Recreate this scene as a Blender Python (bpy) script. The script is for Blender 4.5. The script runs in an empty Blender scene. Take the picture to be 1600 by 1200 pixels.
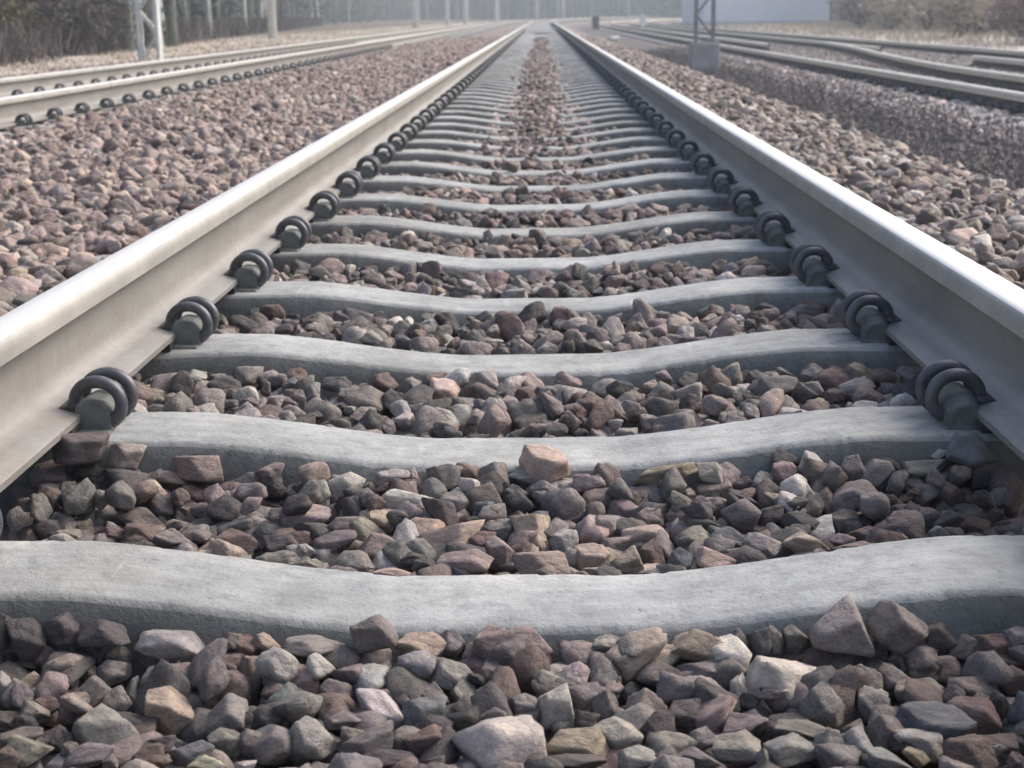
import bpy, bmesh, math, random
import numpy as np
from mathutils import Vector, Matrix, noise
random.seed(11); RS = np.random.RandomState(7)
scene = bpy.context.scene
COL = scene.collection
rad = math.radians

# ------------------------------------------------------------------ camera, world, sun, exposure
PITCH, YAW, ROLL = .2451, .02314, .01401
CX, CH = .0322, .656
def cam_matrix():
    c, s = math.cos, math.sin
    r0 = Vector((c(YAW), s(YAW), 0)); f0 = Vector((-s(YAW), c(YAW), 0)); z = Vector((0, 0, 1))
    F = f0*c(PITCH)-z*s(PITCH); U0 = f0*s(PITCH)+z*c(PITCH)
    R = r0*c(ROLL)-U0*s(ROLL); U = r0*s(ROLL)+U0*c(ROLL)
    m = Matrix((R, U, -F)).transposed().to_4x4(); m.translation = (CX, 0, CH)
    return m
CM = cam_matrix(); CR, CU, CF = [CM.to_3x3().col[i].copy() for i in range(3)]; CF = -CF
cd = bpy.data.cameras.new('camera'); cam = bpy.data.objects.new('camera', cd); COL.objects.link(cam)
cam.matrix_world = CM
cd.sensor_width = 36; cd.lens = 2299/1600*36; cd.clip_start = .05; cd.clip_end = 3000
cd.dof.use_dof = True; cd.dof.focus_distance = 2.0; cd.dof.aperture_fstop = 11
scene.camera = cam
SUN_EL, SUN_AZ = rad(42), rad(62)          # azimuth from +Y towards +X
w = bpy.data.worlds.new('World'); scene.world = w; w.use_nodes = True
nt = w.node_tree; bg = nt.nodes['Background']
sky = nt.nodes.new('ShaderNodeTexSky'); sky.sky_type = 'NISHITA'; sky.sun_disc = False
sky.sun_elevation = SUN_EL; sky.sun_rotation = SUN_AZ; sky.air_density = .95; sky.dust_density = 5.0; sky.ozone_density = .5
nt.links.new(sky.outputs[0], bg.inputs[0]); bg.inputs[1].default_value = .125
sd = bpy.data.lights.new('sun', 'SUN'); sd.energy = 1.5; sd.angle = rad(32); sd.color = (1, .965, .915)
so = bpy.data.objects.new('sun', sd); COL.objects.link(so)
sdir = Vector((math.sin(SUN_AZ)*math.cos(SUN_EL), math.cos(SUN_AZ)*math.cos(SUN_EL), math.sin(SUN_EL)))
so.rotation_euler = sdir.to_track_quat('Z', 'Y').to_euler(); so.location = (20, 20, 30)
vs = scene.view_settings; vs.view_transform = 'Standard'; vs.look = 'None'; vs.exposure = .92; vs.gamma = 1; vs.use_curve_mapping = False
scene.cycles.max_bounces = 6; scene.cycles.diffuse_bounces = 3; scene.cycles.volume_bounces = 0

# ------------------------------------------------------------------ helpers
def put(name, me, parent=None, mats=()):
    o = bpy.data.objects.new(name, me); COL.objects.link(o)
    for m in mats:
        if m.name not in [x.name for x in me.materials if x]: me.materials.append(m)
    if parent: o.parent = parent
    return o
def tag(o, label=None, cat=None, group=None, kind=None):
    if label: o['label'] = label
    if cat: o['category'] = cat
    if group: o['group'] = group
    if kind: o['kind'] = kind
    return o
def thing(name, loc=(0, 0, 0), rz=0):
    o = bpy.data.objects.new(name, None); COL.objects.link(o); o.location = loc; o.rotation_euler = (0, 0, rz)
    o.empty_display_size = .1
    return o
def dup(root, loc, rz=None):
    r = root.copy(); COL.objects.link(r); r.location = loc
    if rz is not None: r.rotation_euler = (0, 0, rz)
    for ch in root.children:
        c = ch.copy(); COL.objects.link(c); c.parent = r
    return r
def mesh_np(name, V, F, smooth=False, mat_idx=None):
    me = bpy.data.meshes.new(name)
    V = np.asarray(V, dtype=np.float32); F = np.asarray(F, dtype=np.int32); n = F.shape[1]
    me.vertices.add(len(V)); me.vertices.foreach_set('co', V.ravel())
    me.loops.add(F.size); me.loops.foreach_set('vertex_index', F.ravel())
    me.polygons.add(len(F)); me.polygons.foreach_set('loop_start', np.arange(len(F), dtype=np.int32)*n)
    me.polygons.foreach_set('use_smooth', np.full(len(F), smooth))
    if mat_idx is not None: me.polygons.foreach_set('material_index', np.asarray(mat_idx, dtype=np.int32))
    me.update(calc_edges=True); me.validate()
    return me
class MB:
    """collects tubes, boxes and prisms; build() makes one mesh"""
    def __init__(s): s.V = []; s.F = []
    def add(s, V, F):
        b = len(s.V); s.V += [tuple(v) for v in V]; s.F += [tuple(i+b for i in f) for f in F]
    def tube(s, pts, rs, n=8, cap=True):
        pts = [Vector(p) for p in pts]; V = []; F = []
        if not hasattr(rs, '__len__'): rs = [rs]*len(pts)
        t0 = (pts[1]-pts[0]).normalized(); ref = Vector((0, 0, 1)) if abs(t0.z) < .9 else Vector((1, 0, 0))
        nrm = t0.cross(ref).normalized()
        for i, p in enumerate(pts):
            t = (pts[min(i+1, len(pts)-1)]-pts[max(i-1, 0)]).normalized()
            nrm = (nrm-t*nrm.dot(t)).normalized(); b = t.cross(nrm)
            for k in range(n):
                a = 2*math.pi*k/n; V.append(p+(nrm*math.cos(a)+b*math.sin(a))*rs[i])
        for i in range(len(pts)-1):
            for k in range(n):
                F.append((i*n+k, i*n+(k+1) % n, (i+1)*n+(k+1) % n, (i+1)*n+k))
        if cap:
            F.append(tuple(reversed(range(n)))); F.append(tuple((len(pts)-1)*n+k for k in range(n)))
        s.add(V, F)
    def box(s, c, d, rz=0, top=1.0):
        cx, cy, cz = c; x, y, z = d[0]/2, d[1]/2, d[2]/2; V = []
        for k, zz in ((1, -z), (top, z)):
            for a, b in ((-x, -y), (x, -y), (x, y), (-x, y)):
                a *= k; b *= k
                V.append((cx+a*math.cos(rz)-b*math.sin(rz), cy+a*math.sin(rz)+b*math.cos(rz), cz+zz))
        s.add(V, [(3, 2, 1, 0), (4, 5, 6, 7), (0, 1, 5, 4), (1, 2, 6, 5), (2, 3, 7, 6), (3, 0, 4, 7)])
    def mesh(s, name, bevel=0, smooth=False, seg=2):
        me = bpy.data.meshes.new(name); me.from_pydata(s.V, [], s.F)
        if bevel:
            bm = bmesh.new(); bm.from_mesh(me)
            es = [e for e in bm.edges if len(e.link_faces) == 2 and e.calc_face_angle(0) > rad(30)]
            bmesh.ops.bevel(bm, geom=es, offset=bevel, segments=seg, profile=.5, affect='EDGES', clamp_overlap=True)
            bm.to_mesh(me); bm.free()
        if smooth:
            for p in me.polygons: p.use_smooth = True
        me.update(); return me
    def build(s, name, mat, parent=None, bevel=0, smooth=False):
        return put(name, s.mesh(name, bevel, smooth), parent, [mat])

# ------------------------------------------------------------------ materials
def newmat(name):
    m = bpy.data.materials.new(name); m.use_nodes = True; t = m.node_tree
    return m, t, t.nodes, t.links, t.nodes['Principled BSDF']
def nz(N, L, co, scale, detail=6, rough=.6):
    n = N.new('ShaderNodeTexNoise'); n.inputs['Scale'].default_value = scale; n.inputs['Detail'].default_value = detail
    n.inputs['Roughness'].default_value = rough; L.new(co, n.inputs['Vector']); return n
def ramp(N, L, fac, stops):
    r = N.new('ShaderNodeValToRGB'); L.new(fac, r.inputs[0]); e = r.color_ramp.elements
    while len(e) < len(stops): e.new(.5)
    for k, (p, c) in zip(e, stops): k.position = p; k.color = (*c, 1) if len(c) == 3 else c
    return r
def mix(N, L, a, b, fac, mode='MIX'):
    m = N.new('ShaderNodeMix'); m.data_type = 'RGBA'; m.blend_type = mode
    for sock, v in ((m.inputs[0], fac), (m.inputs[6], a), (m.inputs[7], b)):
        if hasattr(v, 'is_output'): L.new(v, sock)
        elif isinstance(v, (int, float)): sock.default_value = v
        else: sock.default_value = (*v, 1)
    return m.outputs[2]
def bump(N, L, B, h, dist, strength=1):
    b = N.new('ShaderNodeBump'); b.inputs['Distance'].default_value = dist; b.inputs['Strength'].default_value = strength
    L.new(h, b.inputs['Height']); L.new(b.outputs[0], B.inputs['Normal'])
def simple(name, c1, c2, scale, rough=.8, bd=.0, metal=0, space='Object', detail=6):
    m, t, N, L, B = newmat(name)
    tc = N.new('ShaderNodeTexCoord'); n = nz(N, L, tc.outputs[space], scale, detail)
    r = ramp(N, L, n.outputs[0], [(.35, c1), (.65, c2)]); L.new(r.outputs[0], B.inputs['Base Color'])
    B.inputs['Roughness'].default_value = rough; B.inputs['Metallic'].default_value = metal
    if bd: bump(N, L, B, n.outputs[0], bd)
    return m

def stone_material(name, instanced):
    m, t, N, L, B = newmat(name)
    tc = N.new('ShaderNodeTexCoord'); oi = N.new('ShaderNodeObjectInfo')
    if instanced:
        at = N.new('ShaderNodeAttribute'); at.attribute_type = 'INSTANCER'; at.attribute_name = 'col'; base = at.outputs['Color']
    else: base = oi.outputs['Color']
    add = N.new('ShaderNodeVectorMath'); add.operation = 'ADD'; sc = N.new('ShaderNodeVectorMath'); sc.operation = 'SCALE'
    sc.inputs[0].default_value = (17, 31, 23); L.new(oi.outputs['Random'], sc.inputs['Scale'])
    L.new(tc.outputs['Object'], add.inputs[0]); L.new(sc.outputs[0], add.inputs[1]); co = add.outputs[0]
    n1 = nz(N, L, co, 2.6, 5, .65); n2 = nz(N, L, co, 14, 6, .7); n3 = nz(N, L, co, 60, 3, .7)
    k1 = ramp(N, L, n1.outputs[0], [(.3, (.62, .60, .58)), (.52, (1, 1, 1)), (.72, (1.35, 1.28, 1.16))])
    k2 = ramp(N, L, n2.outputs[0], [(.3, (.66, .66, .68)), (.7, (1.26, 1.25, 1.22))])
    c = mix(N, L, base, k1.outputs[0], .8, 'MULTIPLY'); c = mix(N, L, c, k2.outputs[0], .8, 'MULTIPLY')
    sp = ramp(N, L, n3.outputs[0], [(.66, (0, 0, 0)), (.74, (1, 1, 1))])
    f = N.new('ShaderNodeMath'); f.operation = 'MULTIPLY'; f.inputs[1].default_value = .35; L.new(sp.outputs[0], f.inputs[0])
    c = mix(N, L, c, (.42, .40, .37), f.outputs[0]); L.new(c, B.inputs['Base Color'])
    B.inputs['Roughness'].default_value = .75; B.inputs['Specular IOR Level'].default_value = .35
    vo = N.new('ShaderNodeTexVoronoi'); vo.inputs['Scale'].default_value = 3.6; dv = mix(N, L, co, n1.outputs['Color'], .12); L.new(dv, vo.inputs['Vector'])
    h0 = N.new('ShaderNodeMath'); h0.operation = 'ADD'; L.new(n2.outputs[0], h0.inputs[0]); L.new(n1.outputs[0], h0.inputs[1])
    h = N.new('ShaderNodeMath'); h.operation = 'MULTIPLY_ADD'; h.inputs[1].default_value = -1.5; L.new(vo.outputs['Distance'], h.inputs[0]); L.new(h0.outputs[0], h.inputs[2])
    bump(N, L, B, h.outputs[0], .0042 if not instanced else .004, .9)
    return m
M_stone = stone_material('ballast_rock', False); M_stone_i = stone_material('ballast_rock_mass', True)

def concrete():
    m, t, N, L, B = newmat('sleeper_concrete')
    tc = N.new('ShaderNodeTexCoord'); oi = N.new('ShaderNodeObjectInfo')
    add = N.new('ShaderNodeVectorMath'); add.operation = 'ADD'; sc = N.new('ShaderNodeVectorMath'); sc.operation = 'SCALE'
    sc.inputs[0].default_value = (13, 7, 5); L.new(oi.outputs['Random'], sc.inputs['Scale'])
    L.new(tc.outputs['Object'], add.inputs[0]); L.new(sc.outputs[0], add.inputs[1]); co = add.outputs[0]
    a = nz(N, L, co, 5, 6, .6); b = nz(N, L, co, 34, 6, .7); d = nz(N, L, co, 130, 3, .7)
    mp = N.new('ShaderNodeMapping'); mp.inputs['Scale'].default_value = (6, 40, 30); L.new(co, mp.inputs[0]); st = nz(N, L, mp.outputs[0], 1.2, 5, .7)
    r = ramp(N, L, a.outputs[0], [(.3, (.235, .245, .25)), (.52, (.325, .335, .335)), (.72, (.41, .412, .40))])
    r2 = ramp(N, L, b.outputs[0], [(.28, (.62, .62, .63)), (.5, (1, 1, 1)), (.75, (1.18, 1.18, 1.17))])
    c = mix(N, L, r.outputs[0], r2.outputs[0], .8, 'MULTIPLY')
    r3 = ramp(N, L, st.outputs[0], [(.3, (.8, .79, .77)), (.55, (1, 1, 1)), (.75, (1.18, 1.18, 1.17))]); c = mix(N, L, c, r3.outputs[0], .8, 'MULTIPLY')
    big = nz(N, L, co, 1.7, 4, .6); r4 = ramp(N, L, big.outputs[0], [(.36, (.74, .73, .70)), (.5, (1, 1, 1)), (.66, (1.12, 1.12, 1.13))]); c = mix(N, L, c, r4.outputs[0], .85, 'MULTIPLY')
    mw = N.new('ShaderNodeMapping'); mw.inputs['Scale'].default_value = (26, 3, 3); mw.inputs['Rotation'].default_value = (0, 0, .5); L.new(co, mw.inputs[0]); sc2 = nz(N, L, mw.outputs[0], 1., 2, .5)
    r5 = ramp(N, L, sc2.outputs[0], [(.70, (1, 1, 1)), (.735, (1.35, 1.35, 1.35)), (.77, (1, 1, 1))]); c = mix(N, L, c, r5.outputs[0], .8, 'MULTIPLY')
    pit = ramp(N, L, d.outputs[0], [(.27, (.35, .35, .34)), (.36, (1, 1, 1))]); c = mix(N, L, c, pit.outputs[0], .8, 'MULTIPLY')
    # shade of the cast sides painted in by normal, sky-lit top painted lighter
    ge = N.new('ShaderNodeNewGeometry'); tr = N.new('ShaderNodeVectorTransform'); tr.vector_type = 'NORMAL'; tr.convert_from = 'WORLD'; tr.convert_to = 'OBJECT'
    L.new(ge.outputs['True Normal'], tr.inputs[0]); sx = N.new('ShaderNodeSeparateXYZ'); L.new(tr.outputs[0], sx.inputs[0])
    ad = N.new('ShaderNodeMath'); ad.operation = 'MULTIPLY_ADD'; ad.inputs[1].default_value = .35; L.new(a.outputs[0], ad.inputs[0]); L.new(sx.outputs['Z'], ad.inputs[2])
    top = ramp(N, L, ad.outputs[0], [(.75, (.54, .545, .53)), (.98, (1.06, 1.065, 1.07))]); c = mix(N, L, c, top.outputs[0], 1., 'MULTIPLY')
    L.new(c, B.inputs['Base Color']); B.inputs['Roughness'].default_value = .8
    h = N.new('ShaderNodeMath'); h.operation = 'ADD'; L.new(b.outputs[0], h.inputs[0]); L.new(d.outputs[0], h.inputs[1]); bump(N, L, B, h.outputs[0], .0018)
    return m
M_conc = concrete()

def rail_side():
    m, t, N, L, B = newmat('rail_web_steel')
    tc = N.new('ShaderNodeTexCoord'); co = tc.outputs['Object']
    mp = N.new('ShaderNodeMapping'); mp.inputs['Scale'].default_value = (1, .12, 1); L.new(co, mp.inputs[0])
    a = nz(N, L, mp.outputs[0], 14, 6, .65); b = nz(N, L, co, 60, 5, .7)
    r = ramp(N, L, a.outputs[0], [(.3, (.215, .211, .204)), (.5, (.262, .257, .248)), (.7, (.302, .296, .285))])
    r2 = ramp(N, L, b.outputs[0], [(.3, (.8, .78, .76)), (.7, (1.1, 1.1, 1.1))]); c = mix(N, L, r.outputs[0], r2.outputs[0], .6, 'MULTIPLY')
    ms = N.new('ShaderNodeMapping'); ms.inputs['Scale'].default_value = (1, 3.2, 1.6); L.new(co, ms.inputs[0]); rs_ = nz(N, L, ms.outputs[0], 1.6, 5, .7)
    rr_ = ramp(N, L, rs_.outputs[0], [(.45, (1, 1, 1)), (.65, (.88, .82, .76)), (.80, (.74, .64, .56))]); c = mix(N, L, c, rr_.outputs[0], .6, 'MULTIPLY')
    L.new(c, B.inputs['Base Color']); B.inputs['Roughness'].default_value = .55; B.inputs['Metallic'].default_value = .25
    bump(N, L, B, b.outputs[0], .0006); return m
def rail_top():
    m, t, N, L, B = newmat('polished_running_steel')
    tc = N.new('ShaderNodeTexCoord'); co = tc.outputs['Object']
    mp = N.new('ShaderNodeMapping'); mp.inputs['Scale'].default_value = (60, .6, 1); L.new(co, mp.inputs[0]); a = nz(N, L, mp.outputs[0], 2, 4)
    r = ramp(N, L, a.outputs[0], [(.3, (.70, .69, .665)), (.7, (.82, .81, .78))]); L.new(r.outputs[0], B.inputs['Base Color'])
    B.inputs['Metallic'].default_value = .45; B.inputs['Roughness'].default_value = .52; return m
M_web, M_top = rail_side(), rail_top()
M_hside = simple('bright_worn_head_side', (.32, .312, .295), (.42, .41, .385), 9, .5, .0, .35)
M_head = simple('worn_railhead_painted_sheen', (.78, .75, .66), (.90, .87, .79), 5, .45, 0, .3)  # sky reflection painted in as a pale colour on head and upper web
M_webd = simple('rusty_siding_steel_painted_shade', (.05, .042, .038), (.10, .085, .075), 12, .8, .001)  # dark brown web with the shadow at the rail base painted in
M_iron = simple('dark_spring_steel', (.075, .076, .086), (.135, .135, .15), 40, .5, .0006, .5)
M_cast = simple('grey_cast_iron', (.09, .10, .097), (.185, .195, .185), 30, .65, .001, .25)
M_rub = simple('black_nylon', (.022, .021, .02), (.045, .042, .04), 30, .7)
M_galv = simple('galvanised_steel', (.55, .58, .58), (.70, .73, .72), 4, .55, .0, .3)
M_pole = simple('pale_concrete_pole', (.52, .55, .55), (.66, .69, .69), 3, .8)
M_wht = simple('white_enamel', (.72, .72, .72), (.82, .82, .82), 6, .5)
M_dark = simple('dark_signal_paint', (.08, .085, .085), (.13, .13, .13), 6, .6)

# ------------------------------------------------------------------ line of the tracks
def bend(Y):                                  # far away the whole line curves right
    Y = np.asarray(Y, dtype=float); d = np.maximum(0, Y-115); return d*d/1300.
def ground_z(X, Y):
    X = np.asarray(X, float)-bend(Y)
    xs = [-400, -60, -14, -9, -7.2, -6.4, -5.6, -2.6, -1.7, 1.80, 2.2, 2.9, 3.4, 4.0, 4.4, 11, 12.2, 16, 60, 400]
    zs = [2.0, .3, -.14, -.17, -.16, -.10, -.06, -.06, -.06, -.09, -.32, -.55, -.50, -.40, -.37, -.37, -.42, -.34, -.1, 1.]
    return np.interp(X, xs, zs)

# ground sheet, one mesh to the horizon
gx = np.unique(np.concatenate([np.linspace(-400, -60, 12), np.linspace(-60, -15, 16), np.arange(-15, 16, .25), np.linspace(16, 60, 16), np.linspace(60, 400, 12)]))
gy = np.unique(np.concatenate([np.linspace(-60, -2, 8), np.arange(-2, 30, .5), np.linspace(30, 140, 56), np.linspace(140, 700, 60)]))
GX, GY = np.meshgrid(gx, gy); GZ = ground_z(GX+0, GY)
rough = np.array([noise.noise((x*.5, y*.5, 3)) for x, y in zip(GX.ravel(), GY.ravel())]).reshape(GX.shape)
off = np.abs(GX-bend(GY)-2.3) ; GZ = GZ+rough*np.where((GX-bend(GY) < -7.5) | (GX-bend(GY) > 12), .09, .015)
nx = len(gx); idx = np.arange(GX.size).reshape(GX.shape)
F = np.stack([idx[:-1, :-1], idx[:-1, 1:], idx[1:, 1:], idx[1:, :-1]], -1).reshape(-1, 4)
gme = mesh_np('ground', np.stack([GX, GY, GZ], -1).reshape(-1, 3), F, True)
ca = gme.attributes.new('side', 'FLOAT', 'POINT'); ca.data.foreach_set('value', (GX-bend(GY)).astype(np.float32).ravel())
def ground_mat():
    m, t, N, L, B = newmat('ground_soil')
    tc = N.new('ShaderNodeTexCoord'); co = tc.outputs['Object']; at = N.new('ShaderNodeAttribute'); at.attribute_name = 'side'
    vo = N.new('ShaderNodeTexVoronoi'); vo.inputs['Scale'].default_value = 20; L.new(co, vo.inputs['Vector'])
    a = nz(N, L, co, .35, 6, .6); b = nz(N, L, co, 9, 6, .7)
    bal = mix(N, L, (.22, .175, .16), vo.outputs['Color'], .12)
    r2 = ramp(N, L, b.outputs[0], [(.3, (.6, .58, .56)), (.7, (1.25, 1.2, 1.2))]); bal = mix(N, L, bal, r2.outputs[0], .8, 'MULTIPLY')
    gr = ramp(N, L, a.outputs[0], [(.3, (.44, .385, .335)), (.5, (.56, .515, .46)), (.7, (.48, .44, .38))]); grass = mix(N, L, gr.outputs[0], r2.outputs[0], .5, 'MULTIPLY')
    dk = ramp(N, L, b.outputs[0], [(.3, (.10, .09, .09)), (.7, (.18, .16, .165))])
    litter = ramp(N, L, b.outputs[0], [(.3, (.10, .075, .06)), (.7, (.2, .155, .125))])
    mr = N.new('ShaderNodeMapRange'); mr.inputs[1].default_value = -20; mr.inputs[2].default_value = 20; L.new(at.outputs['Fac'], mr.inputs[0])
    def z(x): return (x+20)/40
    # 1: zone masks along the cross-section
    def mask(stops): return ramp(N, L, mr.outputs[0], [(z(p), (v, v, v)) for p, v in stops]).outputs[0]
    c = mix(N, L, bal, grass, mask([(-7.3, 1), (-6.6, 0), (11.5, 0), (12.2, 1)]))
    c = mix(N, L, c, dk.outputs[0], mask([(2.0, 0), (2.3, 1), (3.9, 1), (4.2, 0)]))
    c = mix(N, L, c, litter.outputs[0], mask([(-15, 1), (-12.5, 0), (17, 0), (19, 1)]))
    L.new(c, B.inputs['Base Color']); B.inputs['Roughness'].default_value = .95
    bump(N, L, B, vo.outputs['Distance'], .03, .8); return m
g = put('ground', gme, None, [ground_mat()]); tag(g, 'trackside ground of crushed stone, pale dry grass and leaf litter', kind='structure')

# ------------------------------------------------------------------ rails
HALF = [(.0745, 0), (.075, .010), (.072, .0125), (.040, .0205), (.022, .0275), (.0125, .038), (.0085, .055), (.00825, .085), (.0087, .112), (.013, .1225), (.033, .1320), (.0362, .1350), (.0358, .150), (.0345, .160), (.030, .1670), (.024, .1700), (.012, .1716)]
PROF = HALF+[(0, .172)]+[(-x, z) for x, z in reversed(HALF)]
def rail(name, path, zb, label, web=None):
    """path: function or list of (X,Y)"""
    n = len(PROF); P = [Vector((x, y, zb if not callable(zb) else zb(y))) for x, y in path]; V = []; F = []; mi = []
    for i, p in enumerate(P):
        t = (P[min(i+1, len(P)-1)]-P[max(i-1, 0)]); t.z = 0; t.normalize(); r = Vector((t.y, -t.x, 0))
        for a, b in PROF: V.append(p+r*a+Vector((0, 0, b)))
    for i in range(len(P)-1):
        for k in range(n):
            k2 = (k+1) % n; F.append((i*n+k, i*n+k2, (i+1)*n+k2, (i+1)*n+k))
            zmid = (PROF[k][1]+PROF[k2][1])/2; mi.append((1 if zmid > .1660 else 2 if zmid > .1335 else 0) if not web else (1 if zmid > .080 else 0))  # siding rails: painted sky sheen above, painted shade below
    me = bpy.data.meshes.new(name); me.from_pydata(V, [], F+[tuple(range(n)), tuple(reversed([(len(P)-1)*n+k for k in range(n)]))])
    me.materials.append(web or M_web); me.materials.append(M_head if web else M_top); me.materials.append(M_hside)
    for p, k in zip(me.polygons, mi+[0, 0]): p.material_index = k; p.use_smooth = len(p.vertices) == 4
    try: me.set_sharp_from_angle(angle=rad(38))
    except Exception: pass
    bm = bmesh.new(); bm.from_mesh(me); bmesh.ops.recalc_face_normals(bm, faces=bm.faces); bm.to_mesh(me); bm.free()
    o = put(name, me); tag(o, label, 'rail', 'steel rails'); return o
YS = list(np.arange(-3, 30, .5))+list(np.arange(30, 115, 2.5))+list(np.arange(115, 330, 4))
def line(x, y0=-3, y1=330): return [(x+float(bend(y)), y) for y in YS if y0 <= y <= y1]
ZB = .062
rail('rail', line(-.7535), ZB, 'nearest left rail, pale sunlit web, with double-ring clips along its foot')
rail('rail', line(.7535), ZB, 'nearest right rail, bright polished head above a shaded grey web')
rail('rail', line(-3.29), .04, 'near rail of the track on the left, dark clips showing below its web')
rail('rail', line(-4.795), .005, 'far rail of the track on the left, beside the pale verge')
ZR = -.322
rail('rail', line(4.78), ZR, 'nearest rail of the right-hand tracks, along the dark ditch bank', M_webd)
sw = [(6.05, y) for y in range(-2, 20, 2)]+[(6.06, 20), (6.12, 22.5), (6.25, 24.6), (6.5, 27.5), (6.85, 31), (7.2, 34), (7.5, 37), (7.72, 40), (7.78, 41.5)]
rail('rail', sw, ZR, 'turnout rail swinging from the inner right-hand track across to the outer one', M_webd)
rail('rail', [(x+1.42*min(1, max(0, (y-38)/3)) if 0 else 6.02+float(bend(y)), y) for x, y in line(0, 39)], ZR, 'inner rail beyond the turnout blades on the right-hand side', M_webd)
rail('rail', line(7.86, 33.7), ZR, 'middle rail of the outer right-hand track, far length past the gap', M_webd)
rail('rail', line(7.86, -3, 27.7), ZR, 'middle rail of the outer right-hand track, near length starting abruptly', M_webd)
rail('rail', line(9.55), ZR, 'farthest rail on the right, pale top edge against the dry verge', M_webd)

# ------------------------------------------------------------------ sleepers
def sleeper_mesh(seed=0):
    xs = np.concatenate([np.linspace(-1.3, -.62, 12), np.linspace(-.60, .60, 150), np.linspace(.62, 1.3, 12)])
    def smooth(t): t = np.clip(t, 0, 1); return .5*t*t*(3-2*t)+.5*t
    V = []; n = 0
    for x in xs:
        a = abs(x); zt = .045*smooth((a-.14)/.38)-.03*smooth((a-.95)/.3)
        hw = .083+.012*smooth((a-.3)/.5); b = .014; bot = -.17
        sec = [(-hw-.055, bot), (-hw-.010, zt-.030), (-hw-.002, zt-.008), (-hw+.005, zt-.0018), (-hw+.013, zt), (-hw*.4, zt+.0015), (hw*.4, zt+.0015), (hw-.013, zt), (hw-.005, zt-.0018), (hw+.002, zt-.008), (hw+.010, zt-.030), (hw+.055, bot)]
        for y, z in sec:
            q = noise.noise((x*9+seed*7, y*20, z*9))*.0008+noise.noise((x*45, y*60, 5+seed*3))*.0005
            if abs(abs(y)-hw) < .012:                          # worn, chipped arrises
                ch = noise.noise((x*16, 9+seed*5+(4 if y > 0 else 0), 2)); ch2 = noise.noise((x*55, 3+seed*5, 7+(4 if y > 0 else 0)))
                dz = max(0, ch-.32)*.008+max(0, ch2-.22)*.008; z -= dz; y *= 1-dz*2.2
            V.append((x, y+q*1.4, z+q))
        n = len(sec)
    F = [(i*n+k, (i+1)*n+k, (i+1)*n+(k+1) % n, i*n+(k+1) % n) for i in range(len(xs)-1) for k in range(n)]
    me = bpy.data.meshes.new('sleeper'); me.from_pydata(V, [], F+[tuple(range(n)), tuple(reversed([(len(xs)-1)*n+k for k in range(n)]))])
    bm = bmesh.new(); bm.from_mesh(me); bmesh.ops.recalc_face_normals(bm, faces=bm.faces); bm.to_mesh(me); bm.free()
    for p in me.polygons: p.use_smooth = len(p.vertices) == 4
    return me
ORD = ['nearest', 'second', 'third', 'fourth', 'fifth', 'sixth', 'seventh', 'eighth', 'ninth', 'tenth', 'eleventh', 'twelfth', 'thirteenth', 'fourteenth', 'fifteenth', 'sixteenth', 'seventeenth', 'eighteenth', 'nineteenth', 'twentieth']
Y1 = 1.597
def pads():
    m = MB()
    m.box((0, 0, .0535), (.150, .165, .0165)); return m.mesh('rail_pad', .002)
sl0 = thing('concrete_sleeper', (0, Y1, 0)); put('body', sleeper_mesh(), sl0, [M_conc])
pm = pads()
for sx in (-.7535, .7535):
    p = put('rail_pad', pm, sl0, [M_rub]); p.location = (sx, 0, 0)
GS = 'concrete sleepers of the middle track'
N_MAIN, N_LEFT, N_RIGHT = 90, 60, 30
for i in range(N_MAIN):
    y = Y1+.6*i
    s = sl0 if i == 0 else dup(sl0, (0, y, 0), 0)
    if 0 < i < 9:
        bo = [c for c in s.children if c.name.startswith('body')][0]; bo.data = sleeper_mesh(i); bo.data.materials.append(M_conc)
    if i < 20: lab = ('nearest concrete sleeper, pale and worn, across the bottom of the view' if i == 0 else f'{ORD[i]} concrete sleeper from the front between the two nearest rails')
    elif i < 45: lab = 'thin pale concrete sleeper in the far middle track, past the twentieth from the front'
    else: lab = 'sleeper merging into the grey strip where the middle track recedes towards the trees'
    tag(s, lab, 'sleeper', GS if i < 45 else 'farthest sleepers of the middle track')
for i in range(N_LEFT):
    y = 7.4+.6*i; s = dup(sl0, (-4.042, y, -.03), 0); s.rotation_euler = (0, rad(-1.3)*-1*-1, 0)
    tag(s, 'concrete sleeper end showing between ballast stones under the left-hand track', 'sleeper', 'sleepers of the left-hand track')
for i in range(N_RIGHT):
    y = 12.4+.6*i; s = dup(sl0, (5.42, y, -.385), 0)
    tag(s, 'grey sleeper end under the right-hand track above the dark ditch bank', 'sleeper', 'sleepers of the right-hand track')
def many(me, locs, name, mats, rots=None):
    n = len(me.vertices); co = np.empty(n*3, np.float32); me.vertices.foreach_get('co', co); co = co.reshape(-1, 3)
    fs = [tuple(p.vertices) for p in me.polygons]; V = []; F = []
    for k, l in enumerate(locs):
        c = co.copy()
        if rots is not None and rots[k]: c[:, 0] *= -1; c[:, 1] *= -1
        V.append(c+np.array(l, np.float32)); F += [tuple(i+k*n for i in f) for f in fs]
    out = bpy.data.meshes.new(name); out.from_pydata(np.concatenate(V).tolist(), [], F)
    out.polygons.foreach_set('use_smooth', np.ones(len(F), bool)); return put(name, out, None, mats)
low = MB(); low.box((0, 0, -.06), (2.6, .2, .2)); low = low.mesh('sleeper_far', .012)
far = [(float(bend(y)), y, .0) for y in np.arange(Y1+.6*N_MAIN, 250, .6)]
far += [(-4.042+float(bend(y)), y, -.03) for y in np.arange(7.4+.6*N_LEFT, 230, .6)]
far += [(5.42+float(bend(y)), y, -.375) for y in np.arange(12.4+.6*N_RIGHT, 120, .6)]+[(8.7, y, -.375) for y in np.arange(16, 110, .6)]
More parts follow.
